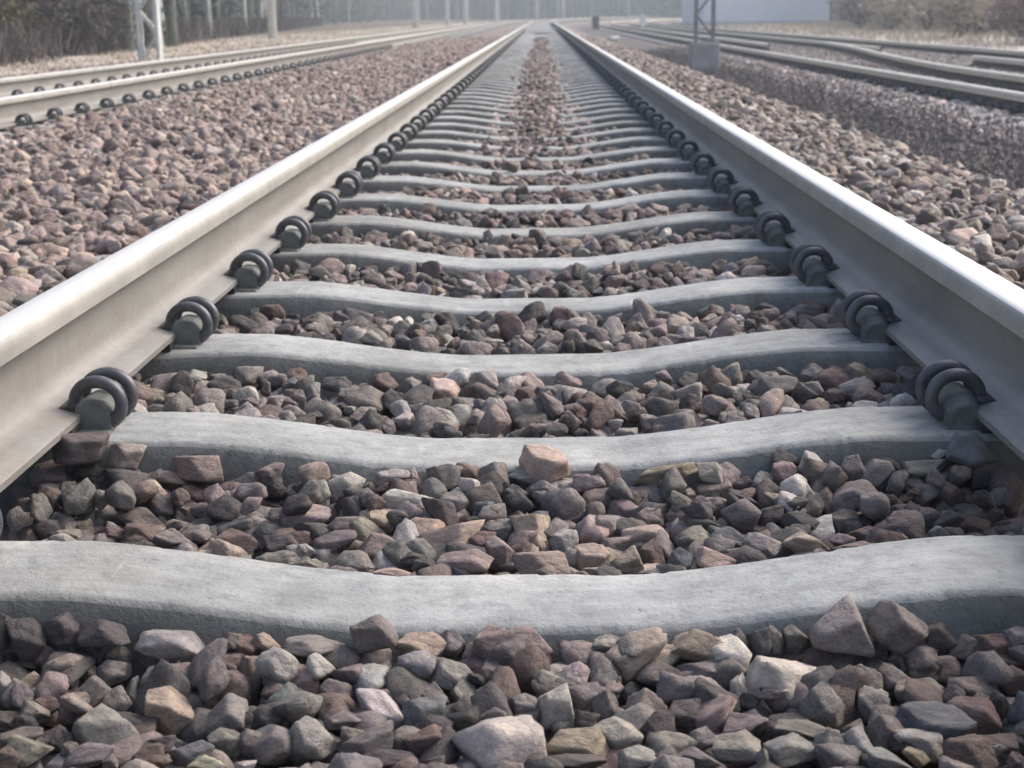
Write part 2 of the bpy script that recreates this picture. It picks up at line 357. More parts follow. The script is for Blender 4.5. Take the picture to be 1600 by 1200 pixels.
tag(many(low, far, 'distant_sleepers', [M_conc]), 'run of far concrete sleepers too small to tell apart', 'sleepers', kind='stuff')

# ------------------------------------------------------------------ rail clips (foot of the rail on +x side of the clip)
def clip_parts():
    sp = MB()
    R, r = .0354, .0100
    for yy in (-.024, .024):
        pts = []
        for k in range(27):
            a = rad(-14+k*11.2); pts.append((R*math.cos(a)*1.04, yy+(.006 if yy > 0 else -.006)*math.sin(a*.5), .0425+R*.97*math.sin(a)))
        sp.tube(pts, r, 10)
    pts = [(.006+.004*math.sin(rad(k*36)), -.027+k*.0054, .0075) for k in range(11)]; sp.tube(pts, r*.95, 8)
    sp.tube([(.0385, -.034, .036), (.0400, 0, .034), (.0385, .034, .036)], r*.98, 10)
    sh = MB()
    def wedge(y0, y1, prof, k=1.0):
        V = [(.010+(x-.010)*k, y0, z*k) for x, z in prof]+[(x, y1, z) for x, z in prof]; n = len(prof)
        sh.add(V, [tuple(reversed(range(n))), tuple(range(n, 2*n))]+[(k, (k+1) % n, n+(k+1) % n, n+k) for k in range(n)])
    PS = [(-.023, -.004), (.036, -.004), (.036, .030), (.030, .044), (.014, .0515), (-.010, .048), (-.021, .034)]
    wedge(-.031, .040, PS); wedge(-.058, -.0285, [(x, z) for x, z in PS], .74)
    wedge(-.062, .062, [(-.026, -.006), (.032, -.006), (.030, .006), (-.020, .005)])
    ins = MB(); ins.box((.049, 0, .0285), (.030, .078, .018), top=.92); ins.box((.036, 0, .012), (.010, .09, .030))
    return sp.mesh('spring', 0, True), sh.mesh('shoulder', .004, False), ins.mesh('insulator', .003, False)
spm, shm, inm = clip_parts()
CLX = .6535
def clip_at(x, y, z, left):
    o = thing('rail_clip', (x, y, z), math.pi if left else 0)
    put('spring', spm, o, [M_iron]); put('shoulder', shm, o, [M_cast]); put('insulator', inm, o, [M_rub]); return o
c0 = None
def place_clip(x, y, z, left):
    global c0
    if c0 is None: c0 = clip_at(x, y, z, left); return c0
    return dup(c0, (x, y, z), math.pi if left else 0)
for i in range(48):
    for left in (True, False):
        sx = -1 if left else 1
        o = place_clip(sx*CLX, Y1+.6*i, .0455, left); side = 'left' if left else 'right'
        if i < 20: lab = f'black double-ring spring clip against the nearest {side} rail, on the {ORD[i]} sleeper from the front'
        else: lab = f'dark spring clip in the far row along the nearest {side} rail, past the twentieth sleeper'
        tag(o, lab, 'rail clip', f'spring clips along the nearest {side} rail')
for i in range(62):                                           # left-hand track: near rail (our side) and far rail (inner side)
    y = 7.4+.6*i
    if i < 42:
        if i < 12: lab = f'{ORD[i]} dark spring clip from the left along the near rail of the left-hand track'
        else: lab = 'small dark spring clip farther along the near rail of the left-hand track'
        if y > 8.2: o = place_clip(-3.29+.1, y, .04-.0165, True); tag(o, lab.replace(ORD[i] if i < 12 else '~', ORD[i-2] if i < 12 else '~'), 'rail clip', 'spring clips along the near rail of the left-hand track')
    if 9 < i < 52:
        j = i-10
        if j < 8: lab = f'{ORD[j]} dark spring clip from the left along the far rail of the left-hand track'
        else: lab = 'small dark spring clip farther along the far rail of the left-hand track'
        o = place_clip(-4.795+.1, y, .005-.0165, True); tag(o, lab, 'rail clip', 'spring clips along the far rail of the left-hand track')
tmp = MB()
for me in (spm, shm, inm):
    tmp.add([tuple(v.co) for v in me.vertices], [tuple(p.vertices) for p in me.polygons])
cm = tmp.mesh('clip_far')
lo = []; ro = []
for i in range(48, 100):
    y = Y1+.6*i; lo += [(-CLX, y, .0455), (CLX, y, .0455)]; ro += [True, False]
for i in range(0, 12):
    y = Y1+.6*i; lo += [(-.8535, y, .0455), (.8535, y, .0455)]; ro += [False, True]
for i in range(25):
    y = 12.4+.6*i; lo += [(4.78-.1, y, ZR-.0165)]; ro += [False]
tag(many(cm, lo, 'distant_rail_clips', [M_iron], ro), 'far rows of dark rail clips too small to tell apart', 'rail clips', kind='stuff')

# ------------------------------------------------------------------ stones
def ico(sub):
    bm = bmesh.new(); bmesh.ops.create_icosphere(bm, subdivisions=sub, radius=1); V = np.array([v.co[:] for v in bm.verts]); F = np.array([[v.index for v in f.verts] for f in bm.faces]); bm.free(); return V, F
IV, IF = ico(4)
IV3, IF3 = ico(3)
def stone_mesh(k, fine=True):
    rs = np.random.RandomState(100+k); V0, F0 = (IV, IF) if fine else (IV3, IF3)
    n = rs.randint(7, 12); N_ = rs.normal(size=(n, 3)); 
    for _ in range(12):                                        # push planes apart
        D = N_[:, None]-N_[None]; q = (D**2).sum(-1)+1e-3; N_ = N_+(D/q[..., None]**1.5).sum(1)*.05; N_ /= np.linalg.norm(N_, axis=1)[:, None]
    d = rs.uniform(.56, 1.08, n); dots = np.maximum(V0@N_.T/d, 1e-4); kk = rs.uniform(38, 90)
    r = ((dots**kk).sum(1))**(-1/kk); r = np.minimum(r, 1.5); V = V0*r[:, None]
    off = rs.uniform(0, 50, 3)
    q = np.array([noise.noise(Vector(v)*2.1+Vector(off))*.04+noise.noise(Vector(v)*5+Vector(off))*.028+noise.noise(Vector(v)*13+Vector(off))*.013 for v in V]); V = V*(1+q)[:, None]
    lo_, hi = V.min(0), V.max(0); V = (V-(lo_+hi)/2)/(hi-lo_)
    return mesh_np('stone', V, F0, True)
NV = 30
VAR = [stone_mesh(k) for k in range(NV)]
def fill(m_): a = np.empty(len(m_.vertices)*3, np.float32); m_.vertices.foreach_get('co', a); return np.linalg.norm(a.reshape(-1, 3), axis=1).mean()
FULL = sorted(VAR, key=fill)[-9:]
for m_ in VAR: m_.materials.append(M_stone)
PAL = {'d': (.080, .071, .074), 'g': (.158, .140, .136), 'l': (.31, .285, .270), 'w': (.47, .43, .41), 'p': (.225, .172, .165), 'r': (.140, .093, .086), 'b': (.115, .122, .138), 'y': (.27, .225, .165), 'o': (.33, .245, .20), 'v': (.205, .192, .172), 'Y': (.33, .335, .22), 'P': (.36, .262, .232)}
for k_, v_ in list(PAL.items()):
    v_ = np.array(v_); PAL[k_] = tuple((v_.mean()+(v_-v_.mean())*.72)*(1.30 if k_ not in 'wl' else 1.08)*np.array([1.03, .995, .975]))
CNAME = {'d': 'dark grey', 'g': 'grey', 'l': 'light grey', 'w': 'whitish', 'p': 'dusky pink', 'r': 'reddish brown', 'b': 'slate blue', 'y': 'tan', 'o': 'orange-pink', 'v': 'greenish grey', 'Y': 'pale yellow-green', 'P': 'pinkish'}
STONES = """-0.539 1.487 0.004 0.051 0.043 0.035 -35 d; -0.564 1.492 0.008 0.021 0.032 0.042 0 d; -0.499 1.49 0.007 0.035 0.036 0.037 20 d; -0.453 1.487 0.008 0.058 0.043 0.028 -5 d;
-0.472 1.492 -0.017 0.03 0.032 0.035 0 d; -0.493 1.495 -0.028 0.018 0.024 0.034 5 l; -0.542 1.488 -0.03 0.035 0.024 0.016 0 y; -0.517 1.44 -0.03 0.039 0.031 0.026 -10 y;
-0.544 1.421 -0.03 0.022 0.028 0.037 0 l; -0.525 1.409 -0.03 0.03 0.027 0.027 -30 g; -0.494 1.369 -0.03 0.031 0.024 0.02 -25 p; -0.487 1.387 -0.03 0.023 0.021 0.022 -35 r;
-0.515 1.355 -0.03 0.032 0.027 0.024 -35 d; -0.495 1.351 -0.03 0.021 0.019 0.019 0 d; -0.484 1.451 -0.03 0.024 0.028 0.034 0 d; -0.441 1.467 -0.03 0.037 0.03 0.026 20 v;
-0.465 1.459 -0.03 0.019 0.017 0.017 0 g; -0.438 1.495 -0.022 0.032 0.025 0.019 -15 g; -0.45 1.398 -0.03 0.055 0.038 0.025 45 g; -0.416 1.39 -0.03 0.032 0.028 0.028 30 g;
-0.405 1.412 -0.03 0.018 0.026 0.037 -15 g; -0.381 1.484 -0.01 0.07 0.051 0.033 -5 l; -0.361 1.494 -0.02 0.032 0.027 0.025 -10 l; -0.381 1.443 -0.03 0.05 0.041 0.036 15 d;
-0.363 1.454 -0.03 0.022 0.025 0.031 0 g; -0.345 1.446 -0.03 0.022 0.029 0.038 0 d; -0.321 1.462 -0.03 0.038 0.034 0.033 -10 w; -0.288 1.453 -0.03 0.024 0.03 0.04 -10 p;
-0.314 1.419 -0.03 0.025 0.031 0.04 -35 r; -0.354 1.368 -0.03 0.056 0.047 0.042 -15 o; -0.292 1.353 -0.03 0.044 0.041 0.044 20 v; -0.409 1.33 -0.03 0.069 0.055 0.046 3 v;
-0.448 1.314 -0.03 0.027 0.027 0.03 0 d; -0.489 1.317 -0.03 0.047 0.032 0.019 10 g; -0.473 1.288 -0.03 0.043 0.033 0.026 -8 v; -0.486 1.275 -0.03 0.026 0.023 0.023 0 r;
-0.41 1.281 -0.03 0.046 0.033 0.023 25 g; -0.431 1.284 -0.03 0.017 0.017 0.019 0 g; -0.385 1.265 -0.03 0.015 0.016 0.018 0 g; -0.352 1.275 -0.03 0.035 0.028 0.023 10 r;
-0.346 1.303 -0.03 0.027 0.021 0.017 0 d; -0.311 1.284 -0.03 0.042 0.032 0.025 0 b; -0.293 1.265 -0.03 0.037 0.025 0.017 0 Y; -0.255 1.26 -0.03 0.02 0.014 0.009 0 w;
-0.28 1.303 -0.03 0.038 0.031 0.028 10 g; -0.258 1.303 -0.03 0.022 0.024 0.028 0 g; -0.273 1.35 -0.03 0.018 0.018 0.021 0 d; -0.3 1.493 -0.016 0.03 0.029 0.03 0 r;
-0.318 1.494 -0.009 0.03 0.026 0.023 0 g; -0.563 1.496 -0.024 0.027 0.022 0.019 0 d; -0.276 1.494 -0.011 0.033 0.027 0.021 -20 o; -0.22 1.486 -0.008 0.073 0.045 0.019 0 v;
-0.156 1.485 0.005 0.052 0.047 0.042 0 g; -0.104 1.487 -0.011 0.052 0.042 0.033 -10 o; -0.073 1.492 -0.009 0.032 0.03 0.03 -20 g; -0.047 1.493 -0.027 0.026 0.029 0.035 0 g;
-0.024 1.487 -0.005 0.056 0.044 0.033 15 p; -0.026 1.447 -0.03 0.039 0.037 0.039 0 g; -0.245 1.485 -0.03 0.044 0.031 0.021 0 r; -0.274 1.469 -0.03 0.028 0.029 0.033 -10 p;
-0.237 1.445 -0.03 0.05 0.039 0.033 0 p; -0.205 1.485 -0.03 0.037 0.033 0.033 20 p; -0.164 1.488 -0.028 0.053 0.039 0.03 -10 p; -0.148 1.452 -0.03 0.029 0.029 0.033 0 g;
-0.118 1.464 -0.03 0.038 0.034 0.033 0 g; -0.069 1.444 -0.03 0.055 0.044 0.038 -30 l; -0.191 1.41 -0.03 0.037 0.033 0.033 20 g; -0.245 1.396 -0.03 0.038 0.032 0.03 15 b;
-0.106 1.417 -0.03 0.029 0.02 0.013 0 p; -0.085 1.402 -0.03 0.033 0.028 0.025 -20 g; -0.141 1.381 -0.03 0.054 0.039 0.028 -38 w; -0.13 1.402 -0.03 0.032 0.022 0.015 -20 v;
-0.093 1.366 -0.03 0.042 0.036 0.034 0 b; -0.025 1.402 -0.03 0.037 0.027 0.02 10 g; -0.023 1.358 -0.03 0.036 0.028 0.023 0 g; -0.053 1.366 -0.03 0.028 0.03 0.036 20 g;
-0.18 1.353 -0.03 0.052 0.032 0.016 8 g; -0.235 1.299 -0.03 0.041 0.036 0.034 0 g; -0.198 1.306 -0.03 0.05 0.044 0.042 -15 l; -0.143 1.302 -0.03 0.055 0.038 0.026 20 g;
-0.16 1.315 -0.03 0.025 0.025 0.027 30 g; -0.084 1.308 -0.03 0.052 0.039 0.031 5 r; -0.12 1.27 -0.03 0.058 0.036 0.018 0 d; -0.249 1.353 -0.03 0.032 0.021 0.013 0 d;
-0.015 1.282 -0.03 0.086 0.071 0.064 10 w; -0.075 1.261 -0.03 0.018 0.017 0.017 0 g; -0.156 1.264 -0.03 0.027 0.019 0.014 0 d; 0.011 1.488 -0.006 0.052 0.041 0.031 -10 p;
0.013 1.483 -0.03 0.052 0.039 0.03 0 p; 0.067 1.493 -0.025 0.035 0.029 0.026 0 l; 0.097 1.495 -0.013 0.03 0.025 0.021 0 l; 0.092 1.494 -0.028 0.019 0.026 0.035 0 d;
0.129 1.481 -0.019 0.071 0.056 0.045 28 o; 0.194 1.485 -0.009 0.063 0.048 0.035 3 o; 0.191 1.492 -0.029 0.042 0.031 0.023 10 g; 0.238 1.494 -0.01 0.024 0.026 0.03 0 g;
0.264 1.493 -0.008 0.028 0.028 0.03 0 b; 0.153 1.453 -0.03 0.051 0.038 0.029 10 g; 0.209 1.461 -0.03 0.072 0.046 0.024 0 g; 0.232 1.485 -0.03 0.04 0.026 0.016 0 g;
0.192 1.418 -0.03 0.042 0.032 0.025 5 l; 0.032 1.431 -0.03 0.03 0.029 0.03 0 l; 0.041 1.379 -0.03 0.038 0.043 0.052 -15 w; 0.061 1.446 -0.03 0.031 0.031 0.034 0 l;
0.07 1.405 -0.03 0.05 0.039 0.032 -10 g; 0.092 1.382 -0.03 0.029 0.03 0.033 0 g; 0.095 1.419 -0.03 0.028 0.026 0.027 0 d; 0.131 1.379 -0.03 0.042 0.039 0.039 0 p;
0.139 1.33 -0.03 0.035 0.033 0.035 0 d; 0.172 1.364 -0.03 0.04 0.033 0.029 0 d; 0.196 1.36 -0.03 0.055 0.04 0.029 42 p; 0.234 1.407 -0.03 0.022 0.029 0.04 0 w;
0.228 1.339 -0.03 0.048 0.034 0.024 12 p; 0.277 1.418 -0.03 0.077 0.063 0.055 -12 w; 0.099 1.32 -0.03 0.046 0.036 0.03 -15 l; 0.062 1.301 -0.03 0.057 0.042 0.031 0 y;
0.072 1.351 -0.03 0.024 0.021 0.019 0 d; 0.176 1.303 -0.03 0.036 0.028 0.023 25 g; 0.213 1.29 -0.03 0.046 0.037 0.032 -8 v; 0.116 1.269 -0.03 0.033 0.028 0.026 0 l;
0.144 1.275 -0.03 0.027 0.023 0.021 0 g; 0.176 1.265 -0.03 0.05 0.034 0.021 -12 g; 0.007 1.38 -0.03 0.028 0.026 0.026 0 g; 0.016 1.338 -0.03 0.022 0.018 0.016 0 g;
0.058 1.263 -0.03 0.053 0.032 0.015 0 d; 0.236 1.271 -0.03 0.014 0.016 0.02 0 l; 0.346 1.479 0.013 0.06 0.061 0.06 8 l; 0.407 1.483 0.011 0.057 0.051 0.045 -40 g;
0.459 1.491 -0.004 0.038 0.034 0.031 0 d; 0.304 1.493 -0.008 0.028 0.028 0.03 0 g; 0.278 1.495 -0.008 0.019 0.024 0.03 0 g; 0.386 1.492 -0.015 0.031 0.032 0.035 0 g;
0.421 1.487 -0.023 0.061 0.042 0.026 24 p; 0.436 1.463 -0.03 0.051 0.037 0.027 0 d; 0.305 1.484 -0.03 0.038 0.03 0.024 25 r; 0.333 1.484 -0.03 0.04 0.031 0.026 -10 g;
0.37 1.488 -0.03 0.042 0.03 0.021 0 g; 0.357 1.436 -0.03 0.035 0.03 0.029 30 Y; 0.313 1.37 -0.03 0.045 0.045 0.049 -15 g; 0.361 1.388 -0.03 0.034 0.033 0.036 20 l;
0.396 1.436 -0.03 0.037 0.034 0.035 0 p; 0.418 1.409 -0.03 0.05 0.038 0.03 -10 v; 0.486 1.492 -0.017 0.037 0.031 0.028 15 g; 0.511 1.49 -0.013 0.043 0.036 0.031 -20 r;
0.539 1.494 -0.021 0.028 0.025 0.024 0 p; 0.543 1.494 -0.006 0.03 0.026 0.023 0 l; 0.52 1.482 -0.03 0.057 0.042 0.031 0 r; 0.476 1.416 -0.03 0.055 0.044 0.038 -25 p;
0.522 1.438 -0.03 0.037 0.032 0.03 20 r; 0.507 1.369 -0.03 0.026 0.03 0.037 0 b; 0.491 1.379 -0.03 0.023 0.025 0.029 0 d; 0.415 1.335 -0.03 0.073 0.054 0.041 5 b;
0.455 1.348 -0.03 0.053 0.042 0.037 0 r; 0.364 1.325 -0.03 0.038 0.034 0.035 20 g; 0.329 1.296 -0.03 0.037 0.034 0.035 -10 l; 0.269 1.287 -0.03 0.051 0.038 0.029 10 l;
0.304 1.296 -0.03 0.031 0.029 0.031 -30 g; 0.353 1.261 -0.03 0.045 0.031 0.02 -15 l; 0.38 1.274 -0.03 0.026 0.019 0.015 -30 y; 0.378 1.299 -0.03 0.031 0.023 0.017 -10 d;
0.43 1.276 -0.03 0.046 0.036 0.03 0 r; 0.465 1.298 -0.03 0.046 0.034 0.025 -15 r; 0.473 1.264 -0.03 0.018 0.016 0.017 0 p; 0.279 1.329 -0.03 0.052 0.034 0.019 -10 g;
0.334 1.332 -0.03 0.021 0.017 0.016 0 g; -0.657 2.077 0.044 0.078 0.066 0.045 0 d; -0.591 2.086 0.029 0.048 0.045 0.038 -10 v; -0.703 2.082 -0.002 0.057 0.055 0.053 -35 p;
-0.741 2.077 -0.035 0.053 0.05 0.053 0 g; -0.676 2.054 -0.035 0.064 0.047 0.035 10 d; -0.667 2.09 -0.025 0.036 0.035 0.036 -35 g; -0.616 2.082 -0.025 0.067 0.054 0.045 -10 d;
-0.65 2.09 0.003 0.041 0.036 0.031 20 d; -0.61 2.094 0.006 0.029 0.025 0.022 0 p; -0.583 2.09 -0.005 0.043 0.036 0.029 -15 g; -0.534 2.087 -0.007 0.065 0.043 0.022 -5 p;
-0.484 2.082 0.009 0.071 0.054 0.036 0 p; -0.559 2.073 -0.035 0.067 0.046 0.031 0 r; -0.48 2.083 -0.031 0.072 0.051 0.036 -15 p; -0.427 2.083 -0.029 0.053 0.053 0.057 -20 l;
-0.604 1.988 -0.035 0.037 0.032 0.03 20 v; -0.544 1.98 -0.035 0.064 0.047 0.034 -8 g; -0.519 2.007 -0.035 0.051 0.035 0.023 -30 g; -0.453 2.006 -0.035 0.053 0.041 0.032 -20 g;
-0.679 1.942 -0.035 0.058 0.04 0.025 0 d; -0.629 1.921 -0.035 0.036 0.025 0.018 -15 l; -0.615 1.948 -0.035 0.027 0.027 0.029 -30 y; -0.569 1.92 -0.035 0.049 0.034 0.022 -10 r;
-0.524 1.913 -0.035 0.055 0.041 0.031 -15 r; -0.475 1.893 -0.035 0.057 0.04 0.026 -15 v; -0.454 1.918 -0.035 0.047 0.036 0.029 -10 g; -0.411 1.957 -0.035 0.061 0.039 0.02 10 l;
-0.391 1.879 -0.035 0.067 0.051 0.039 10 r; -0.649 1.968 -0.035 0.045 0.033 0.025 0 d; -0.379 2.091 0.001 0.043 0.033 0.024 10 p; -0.375 2.091 -0.022 0.041 0.034 0.029 0 r;
-0.308 2.081 -0.012 0.062 0.057 0.055 -30 p; -0.314 1.976 -0.035 0.082 0.06 0.045 3 p; -0.334 2.087 -0.034 0.053 0.042 0.036 20 v; -0.277 2.053 -0.035 0.057 0.039 0.026 -40 p;
-0.271 2.087 -0.024 0.048 0.044 0.043 -35 l; -0.244 1.941 -0.035 0.058 0.044 0.034 15 g; -0.199 1.967 -0.035 0.05 0.04 0.034 -15 o; -0.23 2.016 -0.035 0.037 0.029 0.023 0 o;
-0.195 2.089 -0.01 0.052 0.039 0.026 5 l; -0.166 2.094 -0.012 0.022 0.026 0.031 0 v; -0.12 2.086 -0.007 0.055 0.046 0.038 -10 v; -0.085 2.09 -0.006 0.043 0.035 0.029 -20 r;
-0.042 2.084 -0.007 0.055 0.049 0.045 -25 g; -0.168 2.022 -0.035 0.081 0.062 0.049 -10 w; -0.095 2.049 -0.035 0.063 0.05 0.042 5 w; -0.046 1.991 -0.035 0.053 0.043 0.039 -15 b;
-0.141 1.919 -0.035 0.066 0.051 0.042 20 o; -0.095 1.886 -0.035 0.091 0.066 0.048 22 o; -0.031 1.924 -0.035 0.049 0.038 0.031 25 g; -0.028 1.836 -0.035 0.038 0.038 0.042 0 p;
-0.075 1.802 -0.035 0.069 0.05 0.035 -5 p; -0.196 1.857 -0.035 0.06 0.049 0.043 15 p; -0.253 1.877 -0.035 0.061 0.044 0.033 15 g; -0.22 1.804 -0.035 0.054 0.039 0.027 0 g;
-0.318 1.878 -0.035 0.065 0.043 0.026 -10 d; -0.32 1.823 -0.035 0.053 0.033 0.017 0 g; -0.289 1.847 -0.035 0.024 0.02 0.019 -20 w; -0.271 1.793 -0.035 0.035 0.026 0.019 0 v;
-0.227 1.778 -0.035 0.041 0.026 0.014 -8 p; -0.164 1.769 -0.035 0.049 0.029 0.012 0 o; -0.058 1.88 -0.035 0.043 0.034 0.028 0 r; -0.126 1.785 -0.035 0.031 0.025 0.021 0 d;
-0.147 1.815 -0.035 0.038 0.027 0.019 0 d; 0.03 2.097 0.008 0.071 0.059 0.053 0 P; 0.003 2.089 -0.009 0.055 0.038 0.021 0 l; 0.055 2.085 -0.031 0.069 0.048 0.031 -12 w;
0.008 2.092 -0.027 0.041 0.032 0.026 0 d; 0.113 2.087 -0.024 0.052 0.042 0.036 15 v; 0.209 2.08 -0.005 0.092 0.06 0.028 10 y; 0.187 2.065 -0.035 0.059 0.046 0.038 10 y;
0.278 2.089 -0.004 0.045 0.038 0.031 -20 l; 0.283 2.084 -0.029 0.062 0.051 0.045 0 p; 0.12 2.045 -0.035 0.04 0.036 0.035 25 g; 0.144 2.008 -0.035 0.057 0.044 0.034 12 p;
0.174 1.973 -0.035 0.043 0.034 0.029 0 p; 0.222 2.035 -0.035 0.044 0.035 0.03 -15 v; 0.219 1.979 -0.035 0.05 0.037 0.027 35 p; 0.063 1.982 -0.035 0.05 0.047 0.05 -10 p;
0.014 1.916 -0.035 0.053 0.053 0.06 20 o; 0.055 1.878 -0.035 0.032 0.036 0.043 -35 l; 0.108 1.921 -0.035 0.057 0.046 0.04 20 g; 0.025 1.789 -0.035 0.07 0.049 0.033 0 p;
0.092 1.817 -0.035 0.052 0.042 0.036 10 o; 0.137 1.804 -0.035 0.042 0.038 0.037 5 y; 0.098 1.765 -0.035 0.041 0.025 0.012 0 y; 0.17 1.827 -0.035 0.032 0.031 0.034 25 r;
0.166 1.895 -0.035 0.063 0.043 0.028 5 o; 0.208 1.803 -0.035 0.035 0.034 0.035 10 b; 0.255 1.797 -0.035 0.06 0.042 0.029 -15 o; 0.251 1.938 -0.035 0.056 0.041 0.031 -8 g;
0.281 1.892 -0.035 0.05 0.037 0.028 0 b; 0.232 1.881 -0.035 0.043 0.033 0.026 -10 v; 0.348 2.089 -0.034 0.048 0.038 0.033 -15 g; 0.324 2.033 -0.035 0.06 0.041 0.026 -25 d;
0.318 1.849 -0.035 0.053 0.045 0.043 10 l; 0.278 1.831 -0.035 0.038 0.026 0.017 0 l; -0.005 1.848 -0.035 0.03 0.03 0.034 -30 r; -0.007 1.963 -0.035 0.034 0.03 0.029 0 d;
0.165 1.764 -0.035 0.033 0.021 0.012 0 g; 0.382 2.089 -0.004 0.04 0.038 0.036 20 p; 0.429 2.086 -0.001 0.052 0.046 0.04 -40 w; 0.481 2.089 -0.003 0.04 0.039 0.038 20 g;
0.521 2.084 -0.006 0.059 0.049 0.04 20 l; 0.593 2.084 0.003 0.078 0.051 0.024 8 v; 0.614 2.096 0.019 0.026 0.021 0.014 15 w; 0.66 2.079 0.031 0.07 0.062 0.047 -10 b;
0.564 2.089 -0.011 0.047 0.038 0.031 -15 r; 0.639 2.086 -0.02 0.061 0.045 0.031 5 r; 0.684 2.082 -0.007 0.066 0.054 0.042 10 b; 0.551 2.088 -0.035 0.05 0.035 0.024 5 o;
0.574 2.057 -0.035 0.035 0.036 0.04 0 y; 0.614 2.042 -0.035 0.06 0.045 0.035 15 r; 0.683 2.04 -0.035 0.058 0.044 0.035 -5 y; 0.413 2.083 -0.035 0.036 0.035 0.038 0 p;
0.432 2.031 -0.035 0.035 0.036 0.042 20 p; 0.469 2.093 -0.034 0.036 0.029 0.026 0 b; 0.467 2.023 -0.035 0.035 0.026 0.021 0 b; 0.375 1.99 -0.035 0.045 0.036 0.03 -15 g;
0.393 1.942 -0.035 0.067 0.045 0.029 -15 d; 0.501 2.03 -0.035 0.035 0.032 0.032 0 g; 0.447 1.954 -0.035 0.04 0.035 0.034 15 g; 0.514 1.927 -0.035 0.073 0.055 0.044 -12 p;
0.591 1.945 -0.035 0.053 0.042 0.036 20 d; 0.622 1.925 -0.035 0.048 0.037 0.029 -20 r; 0.676 1.937 -0.035 0.04 0.029 0.022 5 p; 0.462 1.902 -0.035 0.039 0.029 0.022 0 r;
0.381 1.86 -0.035 0.066 0.046 0.03 -10 o; 0.429 1.877 -0.035 0.032 0.025 0.019 0 p; 0.448 1.852 -0.035 0.053 0.033 0.017 0 p; 0.382 2.096 -0.029 0.026 0.021 0.017 -30 p;
0.564 1.952 -0.035 0.031 0.03 0.031 0 g; 0.697 2.004 -0.035 0.036 0.03 0.027 0 d; 0.527 2.015 -0.035 0.034 0.028 0.025 0 r"""

L_ = []
for it in STONES.replace('\n', ' ').split(';'):
    q = it.split()
    if len(q) == 8: L_.append([float(v) for v in q[:7]]+[q[7]])
labels = set(); L_.sort(key=lambda q: (q[1], q[0]))
XW = ['far left', 'on the left', 'left of centre', 'in the middle', 'right of centre', 'on the right', 'far right']
def where(q):
    X, Y = q[0], q[1]
    if Y < Y1:
        row = 'in the bottom row' if Y < 1.31 else 'in the front heap' if Y < 1.43 else 'against the nearest sleeper'
    else: row = 'behind the nearest sleeper' if Y < 1.80 else 'between the first two sleepers' if Y < 1.96 else 'against the second sleeper'
    u = X/(.56*(Y+.15)/1.5)/1.0; k = int(min(6, max(0, math.floor((u+1.05)/2.1*7)))); return row, XW[k]
def desc(q):
    W, H = q[3], q[5]; mx = max(W, H); size = 'large' if mx > .075 else 'small' if mx < .045 else ''
    asp = W/H; shape = 'flat' if asp > 2.1 else 'elongated' if asp > 1.6 else 'upright' if asp < .8 else 'blocky' if .9 < asp < 1.2 else 'angular'
    lean = ''
    if abs(q[6]) >= 25: lean = ' leaning right' if q[6] < 0 else ' leaning left'
    return ' '.join(x for x in (size, shape, CNAME[q[7]], 'stone') if x)+lean
for n_, q in enumerate(L_):
    X, Y, Z, W, D, H, tilt, col = q
    o = put('ballast_stone', VAR[(n_*7+3) % NV] if max(W, H) < .07 else FULL[n_ % len(FULL)]); a = rad(tilt)
    bx = CR*math.cos(a)+CU*math.sin(a); bu = CU*math.cos(a)-CR*math.sin(a)
    if n_ % 2: bx = -bx; by = bu.cross(bx)
    by = bu.cross(bx)
    m = Matrix((bx*W*1.10, by*D*1.05, bu*H*1.10)).transposed().to_4x4(); m.translation = (X, Y, Z)
    spin = Matrix.Rotation(random.uniform(-.12, .12), 4, 'Z')
    o.matrix_world = m@spin
    c = np.array(PAL[col])*random.uniform(.86, 1.18)*np.array([random.uniform(.96, 1.05) for _ in range(3)]); o.color = (*c, 1)
    row, col_w = where(q); base = f'{desc(q)} {row}, {col_w}'
    if col == 'P': base = 'large pinkish rock leaning on the front edge of the second sleeper near its middle'
    if base in labels:
        nb = sorted([p for p in L_ if p is not q], key=lambda p: (p[0]-X)**2+2*(p[1]-Y)**2+2*(p[2]-Z)**2)
        for p in nb[:6]:
            rel = ('right of' if X > p[0] else 'left of') if abs(X-p[0]) > abs(Y-p[1]) else ('behind' if Y > p[1] else 'in front of')
            cand = f'{desc(q).split(" leaning")[0]} {row}, {rel} a {CNAME[p[7]]} stone'
            if cand not in labels: base = cand; break
    labels.add(base); tag(o, base, 'stone', 'ballast stones around the nearest sleepers')

# the rest of the ballast: too many to count
def jitter_grid(x0, x1, y0, y1, s, rs):
    xs = np.arange(x0, x1, s); ys = np.arange(y0, y1, s*.92); X, Y = np.meshgrid(xs, ys); X = X+(np.arange(len(ys)) % 2)[:, None]*s/2
    X = X+rs.uniform(-.42, .42, X.shape)*s; Y = Y+rs.uniform(-.42, .42, Y.shape)*s; return X.ravel(), Y.ravel()
def sleeper_gap(Y, y0=Y1):                                     # distance to nearest sleeper axis
    return np.abs((Y-y0+.3) % .6-.3)
PTS = []
def layer(x0, x1, y0, y1, s, ztop, smean, keep=None, warm=0, squash=.8):
    X, Y = jitter_grid(x0, x1, y0, y1, s, RS); k = (X > -.47*(Y+.6)-.75) & (X < .42*(Y+.6)+.95)
    if keep is not None: k &= keep(X, Y)
    X, Y = X[k], Y[k]; n = len(X); S = np.clip(smean*np.exp(RS.normal(0, .31, n)), .020, .095 if abs(x0) > .8 else .066 if y0 > 2 else .056)
    Z = (ztop(X, Y) if callable(ztop) else np.full(n, ztop))+RS.normal(0, .007, n)
    PTS.append((X, Y, Z, S, np.full(n, warm), np.full(n, squash)))
inn = lambda X, Y: (np.abs(X) < .70)
